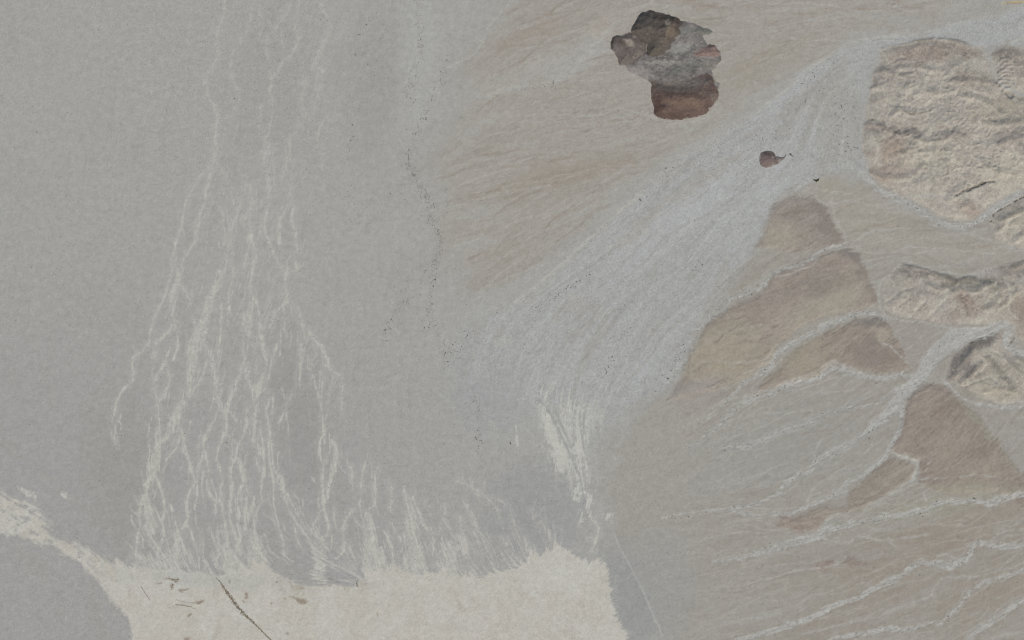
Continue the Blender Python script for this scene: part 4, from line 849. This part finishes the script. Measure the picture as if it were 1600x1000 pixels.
outcrop("rock_outcrop", "large dark rocky outcrop, black above and red brown below, standing alone on the tan fan", [
 ("grey_slope", [oc(*p) for p in [(640,140),(690,150),(760,165),(850,200),(930,238),(880,260),(830,265),(850,300),(870,340),(930,345),(985,400),(985,470),(960,500),(910,560),(940,640),(980,660),(960,720),(700,760),(420,680),(380,640),(330,610),(240,570),(200,530),(220,480),(280,430),(400,390),(480,370),(530,300),(590,220),(600,150)]], 0, 14, [(122,118,115),(101,98,96),(147,142,137)],
   [(*oc(840,230),18,5,5,(108,108,102),.8),(*oc(700,300),18,10,0,(138,132,128),.5),(*oc(640,370),18,8,-10,(156,154,147),.6),(*oc(600,560),10,5,-10,(104,106,102),.7),(*oc(740,530),16,4,-20,(108,108,104),.7),(*oc(800,490),24,3,8,(120,119,114),.7),(*oc(300,560),18,7,10,(140,135,131),.7),(*oc(500,490),30,4,0,(158,155,146),.6),(*oc(880,520),14,4,10,(114,112,107),.7),(*oc(690,220),10,6,0,(128,128,122),.7),(*oc(800,180),10,3,20,(112,113,108),.7),(*oc(940,620),10,8,0,(152,146,136),.6)], "pale grey scree slope and saddle"),
 ("grey_shoulder", [oc(*p) for p in [(70,330),(85,275),(120,265),(180,262),(225,235),(300,260),(370,330),(360,420),(330,450),(300,480),(210,515),(150,515),(120,450),(100,400),(75,385)]], 5, 8, [(106,98,94),(94,87,83),(116,107,102)],
   [(*oc(85,330),3,10,8,(66,58,56),.85),(*oc(90,290),4,4,0,(84,74,68),.7),(*oc(225,325),8,5,15,(160,150,138),.85),(*oc(268,265),3,4,0,(150,142,131),.8),(*oc(170,330),8,4,10,(96,84,76),.6),(*oc(315,470),6,2,-40,(160,155,148),.8)], "lower dark grey shoulder with a tan scar"),
 ("dark_summit", [oc(*p) for p in [(235,225),(250,190),(290,120),(330,72),(400,55),(440,68),(520,82),(600,105),(645,130),(665,165),(650,210),(640,240),(600,290),(570,350),(530,410),(480,440),(420,450),(375,440),(365,390),(370,340),(300,290),(260,265)]], 14, 9, [(91,84,79),(80,74,70),(101,94,87)],
   [(*oc(620,130),9,6,10,(78,68,63),.7),(*oc(340,120),12,10,0,(92,87,84),.7),(*oc(540,160),3,5,35,(144,134,122),.8),(*oc(545,240),2,12,15,(122,111,98),.7),(*oc(590,220),8,18,25,(104,92,82),.6),(*oc(450,390),12,10,0,(88,84,76),.6),(*oc(480,140),10,8,0,(98,88,80),.5),(*oc(625,190),4,7,15,(70,64,62),.7)], "blackish grey rounded summit"),
 ("red_knob", [oc(*p) for p in [(735,435),(800,385),(865,362),(880,335),(930,340),(950,370),(985,400),(980,440),(900,450),(820,445)]], 3, 5, [(132,112,107),(118,100,95),(146,128,122)], [(*oc(905,352),5,3,0,(84,74,70),.8),(*oc(900,400),10,5,0,(138,118,110),.4),(*oc(870,450),14,2,5,(158,150,143),.7)], "small reddish knob"),
 ("brown_summit", [oc(*p) for p in [(410,640),(480,630),(560,650),(640,640),(700,620),(780,600),(860,590),(910,605),(940,640),(920,665),(965,730),(970,770),(940,820),(900,860),(860,910),(780,940),(700,955),(610,962),(520,955),(460,940),(430,915),(425,850),(405,790),(405,700)]], 11, 13, [(96,81,76),(83,70,67),(107,91,85)],
   [(*oc(680,820),30,9,3,(116,98,87),.7),(*oc(460,850),8,14,0,(86,68,62),.7),(*oc(620,930),30,6,5,(84,70,64),.7),(*oc(900,640),10,7,10,(82,74,70),.7),(*oc(640,650),40,9,3,(118,112,107),.8),(*oc(600,700),36,6,3,(106,99,93),.7),(*oc(780,640),18,7,0,(106,100,96),.6),(*oc(860,740),18,6,0,(96,86,80),.6),(*oc(930,780),6,8,0,(116,106,98),.6)], "red brown rounded summit"),
], 0.8, 700, None)
def sc_(px, py): return (1160 + px / 11.43, 220 + py / 11.43)
outcrop("rock_outcrop", "small round purplish brown rock knoll with a pointed tail in the pale wash", [
 ("tail", [sc_(*p) for p in [(540,300),(600,270),(680,285),(740,280),(775,230),(785,265),(740,335),(680,365),(620,420),(560,450)]], 1, 4, [(128,121,117),(112,106,103),(140,134,130)], [(*sc_(690,335),2,2,0,(86,80,78),.7),(*sc_(640,350),3,3,0,(140,133,130),.6)], "paler pointed tail"),
 ("knoll", [sc_(*p) for p in [(300,290),(335,220),(390,180),(440,165),(510,185),(570,215),(605,255),(600,300),(640,380),(610,420),(560,450),(500,480),(430,490),(350,480),(310,420),(290,360)]], 5, 7, [(113,101,98),(100,88,86),(122,110,107)], [(*sc_(450,240),5,3,20,(88,76,75),.7),(*sc_(560,240),3,3,0,(96,88,86),.6),(*sc_(540,285),1.2,1.2,0,(150,146,142),.8),(*sc_(400,350),8,8,0,(120,106,103),.5)], "dark round knoll"),
], 0.6, 800, None)
outcrop("rock_outcrop", "tiny dark rock just east of the round knoll's tail", [
 ("rock", [sc_(*p) for p in [(812,240),(835,205),(870,225),(890,258),(930,275),(900,290),(855,275)]], 1, 2.5, [(112,108,101),(92,88,83),(126,121,112)], [(*sc_(850,240),2,2,0,(84,82,76),.6)], "dark rock")], 0.5, 850, None)

# ------------------------------------------------------------------ shrubs
def clump(seed, n=6):
    "an uneven low bush: several leaning leaf fans around a core, about 40 triangles"
    r = np.random.default_rng(seed); vs_, fs = [], []
    for k in range(n):
        a = 2 * math.pi * (k + r.uniform(-.3, .3)) / n; d = r.uniform(.25, .6) if k else 0
        cx, cy = d * math.cos(a), d * math.sin(a); rad = r.uniform(.35, .55); h = r.uniform(.45, .85)
        b = len(vs_); m_ = 5
        for j in range(m_):
            t = 2 * math.pi * (j + r.uniform(-.3, .3)) / m_; q = rad * r.uniform(.7, 1.2)
            vs_.append((cx + q * math.cos(t), cy + q * math.sin(t), -.15 + r.uniform(0, .2)))
        vs_.append((cx + r.uniform(-.1, .1), cy + r.uniform(-.1, .1), h))
        for j in range(m_): fs.append((b + j, b + (j + 1) % m_, b + m_))
    return np.array(vs_, np.float32), np.array(fs, np.int32)
SHRUB = shrub_material("desert_shrub", (0.07, 0.07, 0.062), .35)
SHRUBG = shrub_material("green_bush", (0.062, 0.062, 0.032), .35)
BRUSH = shrub_material("dry_brush", (0.23, 0.19, 0.135), .35)

# lines along which shrubs stand in the photograph: (points, spread, share)
LINES = [([(655,0),(657,40),(655,70),(653,100),(646,120),(640,135),(643,160)],6,1.2,"edge"),([(697,95),(692,120),(688,135),(675,152),(668,170),(655,200),(645,230),(635,245)],4,1.0,"edge"),([(633,245),(640,258),(650,278),(662,302),(672,320),(672,340)],5,1.8,"edge"),([(672,340),(683,358),(687,375),(684,398),(676,412)],4,1.4,"edge"),([(668,415),(664,430),(658,442)],2,.6,"edge"),([(680,400),(676,440),(674,462),(668,490)],4,1.0,"edge"),([(650,462),(632,474),(622,486),(606,510),(595,535)],4,.8,"edge"),([(668,480),(672,505),(684,520),(697,535),(695,560),(712,565)],7,1.0,"edge"),([(738,508),(728,528),(715,545),(712,565)],4,.8,"edge"),([(728,600),(735,615),(730,622)],6,.6,"edge"),([(742,625),(748,650),(750,690),(747,720)],4,.7,"edge"),
 ([(550,55),(550,95),(551,140),(553,185),(547,240),(548,255)],5,.25,"plain"),([(547,290),(548,320),(556,340),(557,355)],6,.4,"plain"),([(600,150),(560,60),(590,20)],5,.4,"plain"),([(505,20),(512,40)],5,.3,"plain"),
 ([(820,492),(850,475),(880,455),(905,440),(925,425)],3,.8,"wash"),([(960,490),(980,478),(1010,468),(1030,455)],6,.6,"wash"),([(1108,402),(1085,420),(1095,415)],5,.6,"wash"),([(946,600),(950,580),(960,555),(970,530),(985,510)],6,1.0,"wash"),([(1030,600),(1045,580),(1060,560),(1070,530)],6,1.0,"wash"),([(1240,210),(1220,200),(1180,230),(1150,270)],14,1.0,"wash"),([(1000,312),(1020,290),(1050,265)],6,.6,"wash"),([(1300,110),(1265,140),(1240,170)],12,.9,"wash"),([(895,122),(870,132),(840,136),(810,138)],4,.6,"fan"),([(1330,150),(1315,200),(1320,250)],16,1.4,"wash")]
for wd, pts, lab in WASHES[1:12]: LINES.append((pts, max(wd) * .42, .62 * len(pts) / 20, "east:" + lab))
LINES.append(([(1500,525),(1460,555),(1440,590),(1410,620),(1380,650),(1350,680)], 8, 1.0, "east"))
pos = []
for pts, spread, share, tagn in LINES:
    P, _ = smooth_line(pts, [1, 1])
    L = np.r_[0, np.cumsum(np.hypot(*np.diff(P, axis=0).T))]
    n = int(L[-1] * .9 * max(.3, share))
    t = rng.random(n) * L[-1]
    x = np.interp(t, L, P[:, 0]) + rng.normal(0, spread * .95, n); y = np.interp(t, L, P[:, 1]) + rng.normal(0, spread * .95, n)
    sz = rng.lognormal(0, .38, n) * (.8 if tagn.startswith('east') else 1.05)
    for a, b, s in zip(x, y, sz): pos.append((a, b, s, tagn))
big = [p for p in pos if -5 < p[0] < 1605 and -5 < p[1] < 1005]
big.sort(key=lambda p: -p[2])
single, rest = big[:220], big[220:]
def stretch(tg, v):
    if tg == "edge": return "edge_n" if v < 200 else "edge_m" if v < 400 else "edge_s"
    if tg == "wash": return "wash_n" if v < 285 else "wash_m" if v < 450 else "wash_s"
    return tg
LAB = {"edge_n": ("dark shrub in the dotted seam of plain and tan fan, level with the dark outcrop", "shrubs along the seam, northern stretch"),
       "edge_m": ("dark shrub in the dotted seam of plain and tan fan where it bows eastward", "shrubs along the seam, bowed stretch"),
       "edge_s": ("dark shrub in the dotted seam of the plain below the tan fan", "shrubs along the seam, southern stretch"),
       "wash_n": ("dark shrub on the wide diagonal wash around the round knoll", "shrubs on the upper wide wash"),
       "wash_m": ("dark shrub on the middle stretch of the wide diagonal wash", "shrubs on the middle wide wash"),
       "wash_s": ("dark shrub near the lower end of the wide diagonal wash", "shrubs on the lower wide wash"),
       "edge": ("dark shrub in the dotted line along the seam of grey plain and tan fan", "shrubs along the plain's eastern seam"),
       "plain": ("dark shrub in a sparse north-south row on the grey plain", "shrubs in rows on the plain"),
       "wash": ("dark shrub on the gravel of the wide diagonal wash", "shrubs on the wide wash"),
       "fan": ("dark shrub on the faint stream west of the dark outcrop", "shrubs on the northern fan"),
       "east": ("small dark shrub on the pale gravel where streams join", "shrubs at the stream junction")}
SHORT = ["hairpin stream bed", "wash looping under the two-toned triangular terrace", "thin stream line down the middle of the grey fan", "stepped stream line of the grey fan", "wash hugging the largest triangle's western edge", "blue grey wash between long and triangular terraces",
 "wash north and west of the long terrace", "grey wash at the large pale hill's foot", "speckled wash below the tapering terrace", "broad zigzag wash of the lower fan", "narrow wash second from the lower right corner", "straight wash across the lower right corner", ""]
protos = []
for s in range(5):
    v, f = clump(40 + s, 7)
    protos.append(mesh_from("shrub", v, tris=f, mat=SHRUB, smooth=False))
for (a, b, s, tg) in single:
    o = add("desert_shrub", random.choice(protos))
    r = min(1.8, .6 * s + .4)
    o.location = (wx(a), wy(b), float(ground_z(a, b)[0])); o.scale = (r, r, r * .8); o.rotation_euler = (0, 0, random.uniform(0, 6.28))
    if tg.startswith("east:"):
        short = SHORT[[w_[2] for w_ in WASHES].index(tg[5:])]
        tag(o, "small dark shrub in the " + short, "shrub", group="shrubs in the " + short)
    else:
        tg = stretch(tg, b)
        tag(o, LAB[tg][0], "shrub", group=LAB[tg][1])
# scattered scrub nobody could count
dens = 0.12 + .14 * sstep(760, 600, U) * sstep(900, 600, V) + 0.30 * sstep(-5, 10, BIGW) + .5 * chan * sstep(900, 1000, U) + .12 * sstep(330, 100, U) * sstep(700, 300, V) + .15 * blob(600, 250, 90, 350, 0, .6) + .12 * blob(740, 640, 120, 120, 0, .7) + .18 * sstep(950, 1100, U) * sstep(560, 640, V) * (1 - TM)
salt_id = [i for i, c_ in enumerate(CLASSES) if c_[0] == "salt_flat"][0]
dens *= np.where(cls == salt_id, .07, 1.0)
dens *= (1 - .8 * TM) * (1 - .9 * HM) * (.55 + .9 * sstep(-.5, .9, N25))
NS = 90000
ru = rng.random(NS) * 1640 - 20; rv_ = rng.random(NS) * 1040 - 20
keep = rng.random(NS) < bil(dens, (ru - u0) / STEP, (rv_ - v0) / STEP) * .8
ru, rv_ = ru[keep], rv_[keep]; rs = .5 * rng.lognormal(0, .4, len(ru)) + .35
ru = np.r_[ru, [p[0] for p in rest]]; rv_ = np.r_[rv_, [p[1] for p in rest]]; rs = np.r_[rs, [.72 * p[2] + .55 for p in rest]]
cv_, cf_ = clump(77, 3)
n = len(ru); th = rng.random(n) * 6.28
vv = np.empty((n, len(cv_), 3), np.float32)
vv[..., 0] = wx(ru)[:, None] + rs[:, None] * (cv_[:, 0] * np.cos(th)[:, None] - cv_[:, 1] * np.sin(th)[:, None])
vv[..., 1] = wy(rv_)[:, None] + rs[:, None] * (cv_[:, 0] * np.sin(th)[:, None] + cv_[:, 1] * np.cos(th)[:, None])
vv[..., 2] = ground_z(ru, rv_)[:, None] + rs[:, None] * .8 * cv_[:, 2]
ff = (cf_[None] + (np.arange(n) * len(cv_))[:, None, None]).reshape(-1, 3)
tag(add("desert_scrub", mesh_from("desert_scrub", vv.reshape(-1, 3), tris=ff, mat=SHRUB, smooth=False)), "fine scatter of tiny dark desert scrub over gravel and stream beds", "scrub", kind="stuff")
print("scrub", n)

# a few bushes that stand out
def bush(name, label, cat, spots, mat, group=None):
    "one bush made of several leafy clumps"
    V_, F_ = [], []; b = 0
    cx = sum(s[0] for s in spots) / len(spots); cy = sum(s[1] for s in spots) / len(spots)
    z0 = float(ground_z(cx, cy)[0])
    for i, (a, c_, r) in enumerate(spots):
        v, f = clump(900 + i, 7); z = float(ground_z(a, c_)[0])
        V_.append(v * (r, r, r * .6) + (wx(a) - wx(cx), wy(c_) - wy(cy), z - z0)); F_.append(f + b); b += len(v)
    o = add(name, mesh_from(name, np.concatenate(V_), tris=np.concatenate(F_), mat=mat, smooth=False))
    o.location = (wx(cx), wy(cy), z0)
    return tag(o, label, cat, group=group)
bush("bush", "dark olive green bush, biggest plant in view, between the round knoll and the terraces", "bush", [(1272,281,2.6),(1274,282,3.2),(1276.5,281.5,3.6),(1278.5,281,3.0),(1276,283.2,2.4),(1279,279.5,1.8)], SHRUBG)
bush("bush", "single blackish bush at the upper edge of the wide wash", "bush", [(1000,312,2.2),(1001,313,1.6)], SHRUB)
bush("bush", "single blackish bush alone on the grey flat west of the white patches", "bush", [(797.5,692.5,2.3),(798,693.6,1.6)], SHRUB)
bush("bush", "dark bush on the bank of the speckled wash below the largest brown triangle", "bush", [(1522,779,2.4),(1523.5,779.5,1.7)], SHRUB)

# brown brush growing along cracks in the salt crust
def brush_line(label, pts, wid, dens_, seed):
    P, Wd = smooth_line(pts, wid); r = np.random.default_rng(seed)
    L = np.r_[0, np.cumsum(np.hypot(*np.diff(P, axis=0).T))]
    V_, F_ = [], []; b = 0; cx, cy = P.mean(0); z0 = float(ground_z(cx, cy)[0])
    n = int(L[-1] * dens_)
    for i in range(n):
        t = r.random() * L[-1]; w_ = np.interp(t, L, Wd)
        a = np.interp(t, L, P[:, 0]) + r.normal(0, .27 * w_); c_ = np.interp(t, L, P[:, 1]) + r.normal(0, .27 * w_)
        v, f = clump(int(r.integers(1, 9)), 4); q = r.uniform(.6, 1.2) * (.5 + .2 * w_); z = float(ground_z(a, c_)[0])
        th = r.uniform(0, 6.28); R_ = np.array([[math.cos(th), -math.sin(th), 0], [math.sin(th), math.cos(th), 0], [0, 0, 1]])
        V_.append((v * (q, q, q * .6)) @ R_.T + (wx(a) - wx(cx), wy(c_) - wy(cy), z - z0)); F_.append(f + b); b += len(v)
    o = add("brush_line", mesh_from("brush_line", np.concatenate(V_).astype(np.float32), tris=np.concatenate(F_), mat=BRUSH, smooth=False))
    o.location = (wx(cx), wy(cy), z0)
    tag(o, label, "brush")
brush_line("long dark brown diagonal streak of brush, thickest on the salt flat", [(337,902),(344,909),(349,917),(356,927),(365,940),(373,950),(384,962),(395,972),(408,985),(426,1003),(440,1016)], [.8, 1.4, 4, 6, 5, 5, 4, 2.6, 2.2, 2], 7, 1)
brush_line("short thin brown streak leaning like the long one, westernmost on the salt flat", [(220,916),(227,927),(235,939)], [1.2, 1.8, 1.2], 4, 2)
brush_line("short dark brown nearly level streak, lower one of two on the salt flat", [(273,944.5),(284,945.5),(292,947),(300,948.5)], [1.5, 2.4, 1.4], 5, 3)
brush_line("faint brown nearly level streak just above a darker one on the salt flat", [(275,937),(290,941),(303,942),(311,943)], [1.2, 1.2, 1.8], 2.5, 4)
brush_line("ragged brown brush patch above the two level streaks on the salt flat", [(264,901),(269,906),(275,905),(279,905.5),(271,910),(268,919)], [3, 4, 4, 3, 4, 5], 2.2, 5)
brush_line("brown hooked line of brush at the salt flat's upper edge", [(453,896),(454,908),(456,919),(466,920),(475,919)], [2.5, 3, 3, 3, 3], 1.0, 6)
brush_line("brown fringe of brush slanting down below the braided channel mouths", [(496,899),(500,905),(523,905),(529,911),(536,919),(545,924)], [3.2, 2.5, 3.4, 2.6, 2.2, 2.2], .8, 7)
brush_line("small dark brown brush tuft at the salt flat's edge, easternmost of the brown marks", [(558,907),(557.5,914),(561,919)], [2, 3, 1.5], 4, 8)
